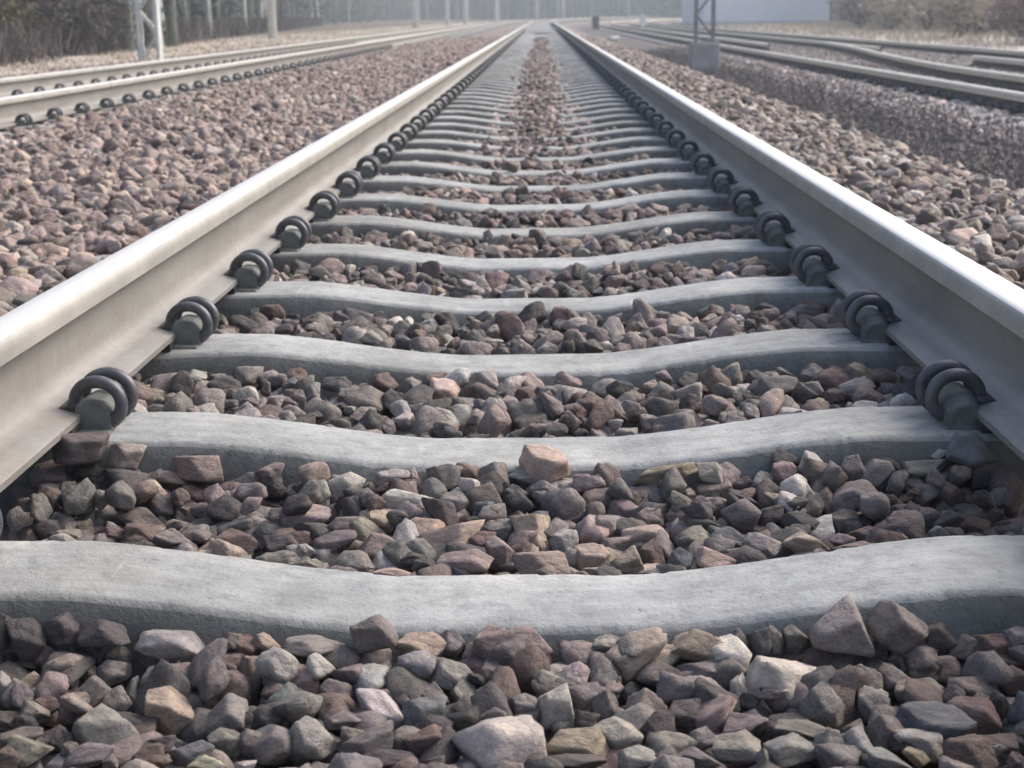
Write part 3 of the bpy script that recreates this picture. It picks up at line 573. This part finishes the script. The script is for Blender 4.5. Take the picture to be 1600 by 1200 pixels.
digit = lambda X, Y: ((Y > 1.2) & (Y < Y1-.08) | (Y > Y1+.08) & (Y < Y1+.52))
free = lambda X, Y: sleeper_gap(Y) > .125
def cz(X, Y):                                                  # ballast piles up over the sleepers' dip farther on
    return np.clip((Y-5.5)/4, 0, 1)*.026*np.exp(-(X/.17)**2)
# digitised bays: filler below the named stones
layer(-.72, .72, 1.0, 2.13, .042, -.085, .050, lambda X, Y: free(X, Y))
layer(-.72, .72, 1.0, 2.13, .044, -.050, .046, lambda X, Y: free(X, Y) & digit(X, Y))
layer(-.70, .70, 1.3, 2.09, .050, -.026, .045, lambda X, Y: (((Y > 1.40) & (Y < 1.49)) | (Y > 2.0)) & (RS.uniform(0, 1, len(X)) < .75))
layer(-.71, .71, 1.90, 2.095, .042, -.048, .040)
layer(-.71, .71, 1.96, 2.095, .045, lambda X, Y: -.022+.014*np.clip((np.abs(X)-.2)/.3, 0, 1), .038, lambda X, Y: RS.uniform(0, 1, len(X)) < .7)
layer(-.71, .71, 1.38, 1.495, .045, -.030, .038, lambda X, Y: RS.uniform(0, 1, len(X)) < .6)
layer(-.72, .72, .7, 1.24, .05, -.035, .058, lambda X, Y: free(X, Y))
for z_, s_, g_ in ((-.073, .044, .038), (-.040, .043, .037), (-.013, .043, .050)):
    layer(-.74, .74, 2.23, 9, g_, lambda X, Y, z_=z_: z_+.016*np.clip((np.abs(X)-.18)/.3, 0, 1)*np.clip((7-Y)/3, 0, 1)+cz(X, Y)*.6+.010*np.array([noise.noise((a*5, b*5, 1)) for a, b in zip(X, Y)]), s_, lambda X, Y: sleeper_gap(Y) > .118)
layer(-.74, .74, 9, 46, .05, lambda X, Y: -.040+cz(X, Y)*.5, .055, lambda X, Y: sleeper_gap(Y) > .11)
layer(-.74, .74, 9, 30, .07, lambda X, Y: -.018+cz(X, Y)*.5, .046, lambda X, Y: sleeper_gap(Y) > .11)
layer(-.32, .32, 5.0, 46, .058, lambda X, Y: -.014+cz(X, Y)*.5, .042, lambda X, Y: (np.exp(-((X+.03*np.sin(Y*1.7))/.15)**2)*np.clip((Y-5.5)/9, 0, .62) > RS.uniform(0, 1, len(X))))
layer(-.45, .45, 4.0, 20, .16, lambda X, Y: .012+.04*np.clip((np.abs(X)-.16)/.3, 0, 1), .036, lambda X, Y: (sleeper_gap(Y) < .07) & (RS.uniform(0, 1, len(X)) < .22*np.exp(-(X/.22)**2)))
# outside the rails
xl = lambda X, Y: X > -3.16
layer(-3.2, -.86, 2, 46, .050, -.02, .050, None, 1)
layer(-3.2, -.86, 2, 46, .056, .012, .048, lambda X, Y: (X < -.88) & (X > -3.12), 1)
layer(-3.05, -.95, 2, 24, .14, .030, .046, None, 1)
layer(-7.0, -3.4, 7, 40, .075, -.03, .06, lambda X, Y: sleeper_gap(Y, 7.4) > .11, 1)
cr = lambda X: np.interp(X, [.8, 1.50, 1.78, 2.1, 2.8], [0, 0, -.035, -.20, -.52])
layer(.86, 2.25, 2, 46, .050, lambda X, Y: -.02+cr(X), .050, None, 2)
layer(.88, 2.15, 2, 46, .056, lambda X, Y: .012+cr(X), .048, None, 2)
layer(.95, 2.05, 2, 24, .14, lambda X, Y: .030+cr(X), .046, None, 2)
layer(2.1, 4.2, 4, 40, .085, lambda X, Y: ground_z(X, Y)+.005, .045, None, 3)
layer(3.9, 10.2, 10, 50, .085, lambda X, Y: ground_z(X, Y)+.012, .06, lambda X, Y: (sleeper_gap(Y, 12.4) > .1) | (X > 4.75) & (X < 9.5), 3)
X, Y, Z, S, WM, SQ = [np.concatenate([p[i] for p in PTS]) for i in range(6)]
n = len(X); print('ballast stones', n)
keys = ['d', 'g', 'l', 'w', 'p', 'r', 'b', 'y', 'o', 'v']
P0 = dict(zip(keys, [.20, .27, .10, .03, .20, .13, .01, .02, .03, .01])); P1 = dict(zip(keys, [.04, .12, .10, .01, .46, .17, .0, .02, .07, .01])); P2 = dict(zip(keys, [.08, .22, .15, .03, .30, .10, .0, .05, .05, .02])); P3 = dict(zip(keys, [.48, .28, .04, .0, .09, .06, .03, 0, .01, .01]))
pal = np.array([PAL[k] for k in keys]); colr = np.zeros((n, 4), np.float32); colr[:, 3] = 1
for wv, P in enumerate((P0, P1, P2, P3)):
    k = np.where(WM == wv)[0]; pr = np.array(list(P.values())); ci = RS.choice(len(keys), len(k), p=pr/pr.sum()); colr[k, :3] = pal[ci]*RS.uniform(.8, 1.2, (len(k), 1))*RS.uniform(.95, 1.05, (len(k), 3))
lm = colr[:, :3].mean(1, keepdims=True); kd = WM <= 2; colr[kd, :3] = (lm+(colr[:, :3]-lm)*np.where(WM == 1, .64, np.where(WM == 2, .66, .82))[:, None])[kd]
colr[WM == 1, :3] *= (1.30, 1.21, 1.15); colr[WM == 2, :3] *= (1.22, 1.17, 1.11); colr[WM == 0, :3] *= 1.0; colr[WM == 3, :3] *= 1.35; colr[(WM == 3) & (X > 3.85) & (X < 4.9), :3] *= 1.9; kf = (WM == 0) & (Y > 4); colr[kf, :3] *= (1+np.clip((Y[kf]-4)/10, 0, 1)*.12)[:, None]*np.array([1.04, 1, .98])  # middle-track stones lighten with distance: haze painted into their colour
me = bpy.data.meshes.new('track_ballast'); me.vertices.add(n); me.vertices.foreach_set('co', np.stack([X, Y, Z], 1).astype(np.float32).ravel())
def attr(nm, ty, arr, f='value'): a = me.attributes.new(nm, ty, 'POINT'); a.data.foreach_set(f, np.ascontiguousarray(arr).ravel())
attr('rot', 'FLOAT_VECTOR', np.stack([RS.normal(0, .5, n), RS.normal(0, .5, n), RS.uniform(0, 6.283, n)], 1).astype(np.float32), 'vector')
attr('scl', 'FLOAT_VECTOR', (S[:, None]*np.stack([RS.uniform(.95, 1.4, n), RS.uniform(.8, 1.1, n), RS.uniform(.6, .9, n)], 1)).astype(np.float32), 'vector')
attr('pick', 'INT', RS.randint(0, NV, n).astype(np.int32)); attr('col', 'FLOAT_COLOR', colr, 'color')
vc = bpy.data.collections.new('stone_shapes')
for k in range(NV):
    vm = stone_mesh(k, False); vm.materials.append(M_stone_i); vc.objects.link(bpy.data.objects.new('stone_%02d' % k, vm))
def scatter(me, coll, name, label):
    ng = bpy.data.node_groups.new(name, 'GeometryNodeTree'); ng.interface.new_socket('Geometry', in_out='INPUT', socket_type='NodeSocketGeometry'); ng.interface.new_socket('Geometry', in_out='OUTPUT', socket_type='NodeSocketGeometry')
    N, L = ng.nodes, ng.links; gi = N.new('NodeGroupInput'); go = N.new('NodeGroupOutput'); ip = N.new('GeometryNodeInstanceOnPoints'); ci = N.new('GeometryNodeCollectionInfo')
    ci.inputs['Collection'].default_value = coll; ci.inputs['Separate Children'].default_value = True; ci.inputs['Reset Children'].default_value = True
    def na(nm, ty): a = N.new('GeometryNodeInputNamedAttribute'); a.data_type = ty; a.inputs[0].default_value = nm; return a.outputs[0]
    L.new(gi.outputs[0], ip.inputs['Points']); L.new(ci.outputs[0], ip.inputs['Instance']); ip.inputs['Pick Instance'].default_value = True
    L.new(na('pick', 'INT'), ip.inputs['Instance Index']); e2r = N.new('FunctionNodeEulerToRotation'); L.new(na('rot', 'FLOAT_VECTOR'), e2r.inputs[0]); L.new(e2r.outputs[0], ip.inputs['Rotation'])
    L.new(na('scl', 'FLOAT_VECTOR'), ip.inputs['Scale']); L.new(ip.outputs[0], go.inputs[0])
    o = put(name, me); md = o.modifiers.new('scatter', 'NODES'); md.node_group = ng; return o
tag(scatter(me, vc, 'track_ballast', ''), 'crushed pinkish and grey ballast stones between and beside the rails', 'ballast', kind='stuff')

# ------------------------------------------------------------------ masts, posts, building
M_found = simple('weathered_foundation', (.32, .31, .305), (.46, .445, .44), 3, .9, .004)
M_steel = simple('dull_grey_mast_steel', (.30, .30, .31), (.42, .42, .43), 4, .65, 0, .2)
def lattice_mast(x, y, z, label, hh=8.5, foot=None, gap=.33, deep=.22, rz=0, mat=None, group='catenary masts along the line'):
    mat = mat or M_galv
    r = thing('catenary_mast', (x, y, z), rz)
    for sx in (-1, 1):
        m = MB()
        for sy in (-1, 1):
            m.box((sx*gap/2, sy*deep/2, hh/2), (.05, .05, hh))
        m.box((sx*(gap/2+.022), 0, hh/2), (.012, deep+.05, hh)); m.build('leg', mat, r)
    m = MB(); nst = int(hh/.42)
    for sy in (-1, 1):
        for k in range(nst):
            s = 1 if k % 2 else -1; m.tube([(s*gap/2, sy*deep/2*.98, .12+k*.42), (-s*gap/2, sy*deep/2*.98, .12+(k+1)*.42)], .015, 5)
    m.build('lacing', mat, r)
    m = MB(); m.box((0, 0, .02), (gap+.22, deep+.2, .03)); m.build('base_plate', mat, r)
    if foot:
        m = MB(); m.box((0, 0, -foot/2-.0), (gap+.22, gap+.24, foot)); m.build('foundation', M_found, r, .02)
    m = MB(); m.tube([(0, 0, hh-1.2), (1.2, .0, hh-.9), (2.6, 0, hh-1.05)], .035, 6); m.tube([(0, 0, hh-2.2), (1.6, 0, hh-.95)], .025, 6); m.build('cantilever_arm', mat, r)
    tag(r, label, 'mast', group); return r
lattice_mast(-6.95, 26.75, -.12, 'pale lattice mast beside the left-hand track, nearest of the masts on that side', foot=.3)
lattice_mast(3.2, 29.6, .09, 'lattice mast on a tall concrete footing right of the nearest rails, before the pale building', foot=.9, rz=math.pi, mat=M_steel)
def pole(x, y, z, rr, label, hh=9):
    r = thing('catenary_pole', (x, y, z)); m = MB(); m.tube([(0, 0, -.2), (0, 0, hh*.5), (0, 0, hh)], [rr, rr*.85, rr*.65], 14); m.build('shaft', M_pole, r, 0, True)
    m = MB(); m.tube([(0, 0, hh-1.2), (1.4, 0, hh-.9), (2.6, 0, hh-1.0)], .035, 6); m.tube([(0, 0, hh-2.2), (1.5, 0, hh-.95)], .025, 6); m.build('cantilever_arm', M_galv, r)
    tag(r, label, 'pole', 'catenary poles along the far line')
pole(-11.4, 64, -.16, .19, 'thick pale pole on the left verge, second support from the left')
pole(-9.2, 111, -.1, .24, 'pale pole before the trees, third support from the left')
pole(-8.7, 140, -.1, .20, 'slim pale pole, first of a close pair left of where the rails meet')
pole(-8.0, 160, -.1, .29, 'thicker pale pole, right one of a close pair left of where the rails meet')
pole(-5.6, 190, -.1, .26, 'far hazy pole left of where the rails meet')
pole(-.6, 195, -.1, .24, 'far hazy pole standing almost where the rails meet')
pole(2.9, 205, -.1, .26, 'far hazy pole just right of where the rails meet')
r = thing('marker_post', (6.5, 98, -.36)); m = MB(); m.tube([(0, 0, 0), (0, 0, .9)], .05, 8); m.build('post', M_galv, r); m = MB(); m.box((0, -.06, .72), (.34, .03, .55)); m.build('plate', M_wht, r, .01)
tag(r, 'small white marker plate on a post among the right-hand tracks', 'marker')
r = thing('signal_cabinet', (3.85, 108, -.35)); m = MB(); m.box((0, 0, .42), (.5, .4, .84)); m.build('cabinet', M_dark, r, .03); m = MB(); m.box((0, 0, .87), (.58, .48, .05)); m.build('lid', M_dark, r, .01)
tag(r, 'small dark signal cabinet beside the far track right of where the rails meet', 'cabinet')
me_ = stone_mesh(3); me_.materials.append(M_stone); o = put('ballast_stone', me_); o.location = (1.9, 40, -.02); o.scale = (.34, .3, .26); o.color = (.5, .49, .47, 1)
tag(o, 'pale boulder on the ballast shoulder right of the nearest rails', 'boulder')

def corrugated():
    m, t, N, L, B = newmat('pale_corrugated_cladding')
    tc = N.new('ShaderNodeTexCoord'); n = nz(N, L, tc.outputs['Object'], .5, 5)
    r = ramp(N, L, n.outputs[0], [(.3, (.86, .875, .93)), (.7, (.90, .91, .95))]); L.new(r.outputs[0], B.inputs['Base Color']); B.inputs['Roughness'].default_value = .6; return m
M_clad = corrugated(); M_roof = simple('grey_sheet_roof', (.2, .2, .21), (.28, .28, .3), 1, .7)
def building():
    r = thing('warehouse', (13.0, 122, -.5), rad(-2)); WX, WY, HT = 10.0, 30.0, 5.5
    def corr(p0, p1, name):
        d = Vector(p1)-Vector(p0); Ln = d.length; d.normalize(); nrm = Vector((d.y, -d.x, 0)); V = []; F = []
        k = int(Ln/.25); ofs = [0, 0, .018, .018]
        pts = []
        for i in range(k*4+1):
            s = min(Ln, i*Ln/(k*4)); pts.append(Vector(p0)+d*s+nrm*ofs[i % 4])
        for q in pts: V += [(q.x, q.y, 0), (q.x, q.y, HT)]
        F = [(2*i, 2*i+2, 2*i+3, 2*i+1) for i in range(len(pts)-1)]
        me = bpy.data.meshes.new(name); me.from_pydata(V, [], F); put(name, me, r, [M_clad])
    corr((0, 0, 0), (WX, 0, 0), 'wall'); corr((0, WY, 0), (0, 0, 0), 'wall'); corr((WX, 0, 0), (WX, WY, 0), 'wall'); corr((WX, WY, 0), (0, WY, 0), 'wall')
    V = [(-.3, -.3, HT), (WX/2, -.3, HT+1.6), (WX+.3, -.3, HT), (-.3, WY+.3, HT), (WX/2, WY+.3, HT+1.6), (WX+.3, WY+.3, HT)]
    me = bpy.data.meshes.new('roof'); me.from_pydata(V, [], [(0, 1, 4, 3), (1, 2, 5, 4), (0, 2, 1), (3, 4, 5), (0, 3, 5, 2)]); put('roof', me, r, [M_roof])
    m = MB(); m.box((WX/2, -.06, .25), (WX+.16, .12, .5)); m.build('plinth', M_pole, r)
    tag(r, 'large pale lavender-grey shed with ribbed walls beyond the right-hand tracks', 'building')
building()

# ------------------------------------------------------------------ trees, shrubs, woods
def bark(name, c1, c2): return simple(name, c1, c2, 3.5, .9, .02)
M_bark = bark('dark_bark', (.045, .043, .04), (.09, .082, .075)); M_birch = bark('pale_birch_bark', (.30, .32, .31), (.56, .58, .56)); M_mid = bark('grey_green_bark', (.10, .12, .11), (.18, .20, .18))
M_leaf = simple('dark_needles', (.018, .034, .032), (.045, .068, .060), 1.5, .8); M_leafp = simple('pale_budding_twigs', (.10, .17, .15), (.21, .29, .25), 1.0, .8)
M_twig = simple('brown_twigs', (.13, .105, .098), (.26, .215, .20), 2.5, .9); M_straw = simple('dry_straw_stems', (.38, .33, .255), (.54, .48, .40), 3, .9); M_olive = simple('olive_winter_leaves', (.10, .085, .045), (.22, .19, .11), 3, .9)
M_rust = simple('rusty_bracken', (.22, .165, .15), (.34, .27, .25), 3, .9)
M_under = simple('dark_bramble_stems', (.06, .050, .052), (.15, .125, .12), 2.5, .9)
M_scrub = simple('pale_mauve_scrub', (.24, .20, .20), (.40, .345, .335), 1.2, .9)
M_heath = simple('dark_heather_stems', (.12, .108, .105), (.22, .20, .195), 4, .9)
def quads(C, size, rs, flat=0.0, elong=1.6):
    n = len(C); a = rs.normal(size=(n, 3)); a[:, 2] *= (1-flat)+flat*.2; a /= np.linalg.norm(a, axis=1)[:, None]; b = np.cross(a, rs.normal(size=(n, 3))); b /= np.linalg.norm(b, axis=1)[:, None]
    s = size*rs.uniform(.6, 1.4, (n, 1)); A = a*s*elong; Bq = b*s
    V = np.stack([C-A*.5, C+Bq*.3-A*.05, C+A*.5, C-Bq*.3+A*.05], 1).reshape(-1, 3); return V, np.arange(n*4).reshape(-1, 4)
def blades(C, hgt, wid, rs, lean=.35):
    n = len(C); a = rs.uniform(0, 6.283, n); d = np.stack([np.cos(a), np.sin(a), 0*a], 1); h = hgt*rs.uniform(.5, 1.3, (n, 1)); tip = C+np.concatenate([rs.normal(0, lean, (n, 2))*h, h], 1)
    V = np.stack([C-d*wid/2, C+d*wid/2, tip+d*wid/5, tip-d*wid/5], 1).reshape(-1, 3); return V, np.arange(n*4).reshape(-1, 4)
def tree_meshes(k):
    rs = np.random.RandomState(500+k); H = rs.uniform(11, 15); m = MB(); fork = k % 3 == 1
    pts = [(rs.normal(0, .04)*i, rs.normal(0, .04)*i, z) for i, z in enumerate(np.linspace(-.15, H, 9))]; rr = .17*rs.uniform(.8, 1.2)
    m.tube(pts, [rr*1.25, rr, rr*.92, rr*.85, rr*.75, rr*.6, rr*.45, rr*.3, rr*.1], 8)
    if fork: m.tube([(0, 0, 1.0), (.35, .1, 2.2), (.75, .15, 4.5), (1.1, .2, 8)], [rr*.75, rr*.65, rr*.5, rr*.2], 7)
    ends = []
    for i in range(22):
        z = rs.uniform(3.2, H*.95) if i > 4 else rs.uniform(1.2, 3.2); a = rs.uniform(0, 6.28); l = (H-z)*.22+.7; b = Vector((math.cos(a), math.sin(a), .45)).normalized(); p0 = Vector((0, 0, z))
        p1 = p0+b*l*.5; p2 = p0+b*l+Vector((0, 0, .15*l)); m.tube([p0, p1, p2], [rr*.28, rr*.16, .012], 5); ends += [p1, p2, (p1+p2)/2]
    trunk = m.mesh('trunk', 0, True); E = np.array([e[:] for e in ends]); E = E[E[:, 2] > 3.0]
    C = np.repeat(E, 26, 0)+rs.normal(0, .42, (len(E)*26, 3)); V, Fq = quads(C, .2, rs); return trunk, mesh_np('crown', V, Fq)
TM = [tree_meshes(k) for k in range(6)]
TREES = []
def tree(x, y, k, bk, lf, label, group, s=1.0):
    z = float(ground_z(x, y)); r = thing('forest_tree', (x, y, z), random.uniform(0, 6.28)); r.scale = (s, s, s)
    t, c = TM[k % 6]
    for nm, me, mt in (('trunk', t, bk), ('crown', c, lf)):
        o = put(nm, me, r)
        if not me.materials: me.materials.append(mt)
        o.material_slots[0].link = 'OBJECT'; o.material_slots[0].material = mt
    tag(r, label, 'tree', group)
def edge_x(y): return -8.6-.095*y                              # edge of the wood on the left
# nearest trunks, set where the photo shows them (x offset into the wood, distance)
near = [(-11.9, 37, 'b', 2), (-12.4, 41, 'm', 0), (-11.4, 41.5, 'm', 3), (-11.9, 44, 'w', 0), (-11.6, 45.5, 'w', 1), (-11.5, 47, 'm', 2), (-13.6, 49, 'b', 3), (-13.4, 53, 'w', 2), (-14.2, 60, 'm', 4), (-13.9, 63, 'w', 5), (-15.0, 70, 'm', 0), (-15.3, 78, 'w', 3), (-16.3, 84, 'b', 2), (-17.6, 92, 'm', 5), (-18.4, 99, 'w', 4)]
kinds = {'b': (M_bark, 'dark'), 'm': (M_mid, 'grey-green'), 'w': (M_birch, 'pale birch')}
for i, (x, y, k, v) in enumerate(near):
    nm = kinds[k][1]; same = [q for q in near if q[2] == k]; j = same.index((x, y, k, v))
    tree(x, y, v, kinds[k][0], M_leaf, f'{ORD[j] if j else "first"} {nm} trunk from the left at the edge of the left-hand wood', 'trees at the edge of the left-hand wood', random.uniform(.85, 1.05))
for i in range(26):
    y = random.uniform(104, 260); x = edge_x(y)-random.uniform(0, 5)+float(bend(y))*.6
    tree(x, y, i, [M_mid, M_birch, M_bark][i % 3], M_leaf if i % 2 else M_leafp, ['hazy grey-green trunk in the far left-hand wood', 'hazy pale trunk in the far left-hand wood', 'hazy dark trunk in the far left-hand wood'][i % 3], ['far grey-green trees', 'far pale trees', 'far dark trees'][i % 3], 1.1)
for i in range(26):
    x = -22+i*2.1+random.uniform(-.8, .8); y = 285+random.uniform(-10, 25)
    tree(x, y, i, [M_birch, M_mid, M_bark][i % 3], M_leafp, ['pale hazy trunk in the wood across the end of the line', 'grey-green hazy trunk in the wood across the end of the line', 'dark hazy trunk in the wood across the end of the line'][i % 3], ['pale trees across the end of the line', 'grey-green trees across the end of the line', 'dark trees across the end of the line'][i % 3], 1.6)
# the mass of the woods behind them
def wood(name, P, label, leaf, n_tr, n_q, hmax, size, rs, trunkmat):
    V, Fq = [], []; base = 0
    x, y = P(n_q); z = ground_z(x, y)+np.abs(rs.uniform(0, 1, n_q))**1.1*hmax; v, f = quads(np.stack([x, y, z], 1), size, rs); V.append(v); Fq.append(f); base += len(v); nq = len(f)
    x, y = P(n_tr); zg = ground_z(x, y); rr = rs.uniform(.06, .2, n_tr)*size/.5
    for s in range(2):
        a = rs.uniform(0, 3.14, n_tr); d = np.stack([np.cos(a), np.sin(a), 0*a], 1)*rr[:, None]; p = np.stack([x, y, zg-.1], 1); q = p+np.stack([rs.normal(0, .3, n_tr), rs.normal(0, .3, n_tr), np.full(n_tr, hmax)], 1)
        v = np.stack([p-d, p+d, q+d*.6, q-d*.6], 1).reshape(-1, 3); V.append(v); Fq.append(np.arange(len(v)).reshape(-1, 4)+base); base += len(v)
    mi = np.concatenate([np.zeros(nq, int), np.ones(n_tr*2, int)]); me = mesh_np(name, np.concatenate(V), np.concatenate(Fq), False, mi); o = put(name, me, None); me.materials.append(leaf); me.materials.append(trunkmat)
    tag(o, label, 'wood', kind='stuff')
rs = np.random.RandomState(42)
def PL(n): y = rs.uniform(22, 270, n)**1.0; return edge_x(y)-2.5-rs.uniform(0, 1, n)**1.3*26+bend(y)*.6, y
wood('left_wood', PL, 'dim mass of trunks and needles deep in the left-hand wood', M_leaf, 1500, 52000, 11, .55, rs, M_mid)
def PE(n): x = rs.uniform(-75, 120, n); return x, 296+rs.uniform(0, 1, n)*40+np.abs(x-5)*-.35
wood('end_wood', PE, 'pale hazy wood closing the view across the end of the line', M_leafp, 900, 30000, 16, 1.0, rs, M_mid)
def PR(n): y = rs.uniform(70, 270, n); return 27+rs.uniform(0, 1, n)*40+bend(y), y
wood('right_wood', PR, 'grey-brown bare wood behind the scrub on the right', M_scrub, 900, 26000, 11, .7, rs, M_mid)
# undergrowth along the wood's edge, verge grass, scrub on the right, ditch weeds
n = 26000; y = rs.uniform(24, 150, n); x = edge_x(y)+1.2-rs.uniform(0, 1, n)**.8*4.5; C = np.stack([x, y, ground_z(x, y)-.02], 1); v, f = blades(C, .75, .05, rs, .4)
tag(put('undergrowth', mesh_np('undergrowth', v, f), None, [M_under]), 'brown bramble undergrowth along the foot of the left-hand wood', 'undergrowth', kind='stuff')
n = 16000; y = rs.uniform(20, 150, n); lo_x = edge_x(y)+.2; x = lo_x+rs.uniform(0, 1, n)*(-7.0-lo_x); C = np.stack([x, y, ground_z(x, y)-.02], 1); v, f = blades(C, .10, .03, rs, .6)
n = 12000; y2 = rs.uniform(25, 160, n); x2 = rs.uniform(11.6, 24, n)+bend(y2); v2, f2 = blades(np.stack([x2, y2, ground_z(x2, y2)-.02], 1), .28, .04, rs, .5)
tag(put('verge_grass', mesh_np('verge_grass', np.concatenate([v, v2]), np.concatenate([f, f2+len(v)])), None, [M_straw]), 'pale dry grass on the verges beyond the tracks', 'grass', kind='stuff')
n = 15000; y = rs.uniform(4, 46, n); x = np.clip(rs.normal(3.15, .55, n), 2.2, 4.1); C = np.stack([x, y, ground_z(x, y)-.02], 1); v, f = blades(C, .17, .008, rs, .45)
V2, F2 = quads(C[:9000]+np.array([0, 0, .07])+rs.normal(0, .04, (9000, 3)), .04, rs); 
tag(put('ditch_weeds', mesh_np('ditch_weeds', np.concatenate([v, V2]), np.concatenate([f, F2+len(v)])), None, [M_heath]), 'dark withered weeds covering the ditch bank on the right', 'weeds', kind='stuff')
def shrub_mesh(k):
    r_ = np.random.RandomState(900+k); m = MB(); ends = []
    for i in range(14):
        a = r_.uniform(0, 6.28); l = r_.uniform(.8, 1.9); p1 = Vector((math.cos(a)*l*.3, math.sin(a)*l*.3, l*.6)); p2 = Vector((math.cos(a)*l*.62, math.sin(a)*l*.62, l*1.05)); m.tube([(0, 0, -.05), p1, p2], [.03, .02, .006], 5); ends += [p1, p2, (p1+p2)/2]
    E = np.array([e[:] for e in ends]); C = np.repeat(E, 40, 0)+r_.normal(0, .24, (len(E)*40, 3)); C[:, 2] = np.abs(C[:, 2]); v, f = quads(C, .11, r_, 0, 2.6); return m.mesh('stems'), mesh_np('twigs', v, f)
SM = [shrub_mesh(k) for k in range(4)]
SH = [(14.6, 45, 1.0, 2), (16.6, 48, 1.1, 0), (18.5, 50, 1.2, 0), (15.5, 56, 1.0, 1), (17.2, 60, 1.25, 0), (19.6, 58, 1.3, 2), (16.2, 70, 1.1, 1), (18.8, 74, 1.4, 0), (21.5, 72, 1.5, 0), (17.6, 84, 1.2, 0), (20.5, 88, 1.5, 2), (22.8, 95, 1.5, 0), (24.5, 86, 1.6, 0), (23.5, 62, 1.5, 1), (26, 74, 1.7, 0)]
mats = [(M_scrub, 'bare brown'), (M_straw, 'straw-coloured'), (M_rust, 'rust-tinged')]; cnt = {}
for i, (x, y, s, k) in enumerate(SH):
    cnt[k] = cnt.get(k, 0)+1; r = thing('shrub', (x, y, float(ground_z(x, y))), i*1.3); r.scale = (s*1.2, s*1.2, s)
    for nm, me, mt in (('stems', SM[i % 4][0], M_bark), ('twigs', SM[i % 4][1], mats[k][0])):
        o = put(nm, me, r)
        if not me.materials: me.materials.append(mt)
        o.material_slots[0].link = 'OBJECT'; o.material_slots[0].material = mt
    tag(r, f'{ORD[cnt[k]-1]} {mats[k][1]} shrub in the scrub on the far right, counting away from the camera', 'shrub', 'shrubs beyond the right-hand tracks')
LSH = [(-12.2, 34.5, .8, 1), (-11.0, 35.5, .7, 0), (-12.6, 36, 1.1, 0), (-11.2, 38.5, .6, 2), (-12.0, 42, .7, 0), (-12.6, 47, .6, 0)]
for i, (x, y, s, k) in enumerate(LSH):
    r = thing('shrub', (x, y, float(ground_z(x, y))), i*.9); r.scale = (s, s, s)
    for nm, me, mt in (('stems', SM[i % 4][0], M_bark), ('twigs', SM[i % 4][1], M_under if k != 1 else M_olive)):
        o = put(nm, me, r); o.material_slots[0].link = 'OBJECT'; o.material_slots[0].material = mt
    tag(r, ['olive straw-coloured bush at the left edge of the wood', 'low bare brown bush right of the straw-coloured one at the wood edge', 'tall bare brown bush behind the straw-coloured one at the wood edge', 'low dark bush before the pale trunks at the wood edge', 'bare brown bush between the first pale trunks', 'small bare bush behind the lattice mast on the left'][i], 'shrub', 'bushes at the edge of the left-hand wood')

# ------------------------------------------------------------------ haze
hm = MB(); hm.box((20, 180, 14.), (460, 470, 32.0)); hz = bpy.data.materials.new('haze'); hz.use_nodes = True; t = hz.node_tree
t.nodes.remove(t.nodes['Principled BSDF']); pv = t.nodes.new('ShaderNodeVolumePrincipled'); pv.inputs['Color'].default_value = (.82, .92, 1, 1); pv.inputs['Density'].default_value = .0021; pv.inputs['Anisotropy'].default_value = .1
t.links.new(pv.outputs[0], t.nodes['Material Output'].inputs['Volume'])
h = hm.build('haze', hz); tag(h, 'thin pale haze over the far line and woods', kind='stuff')
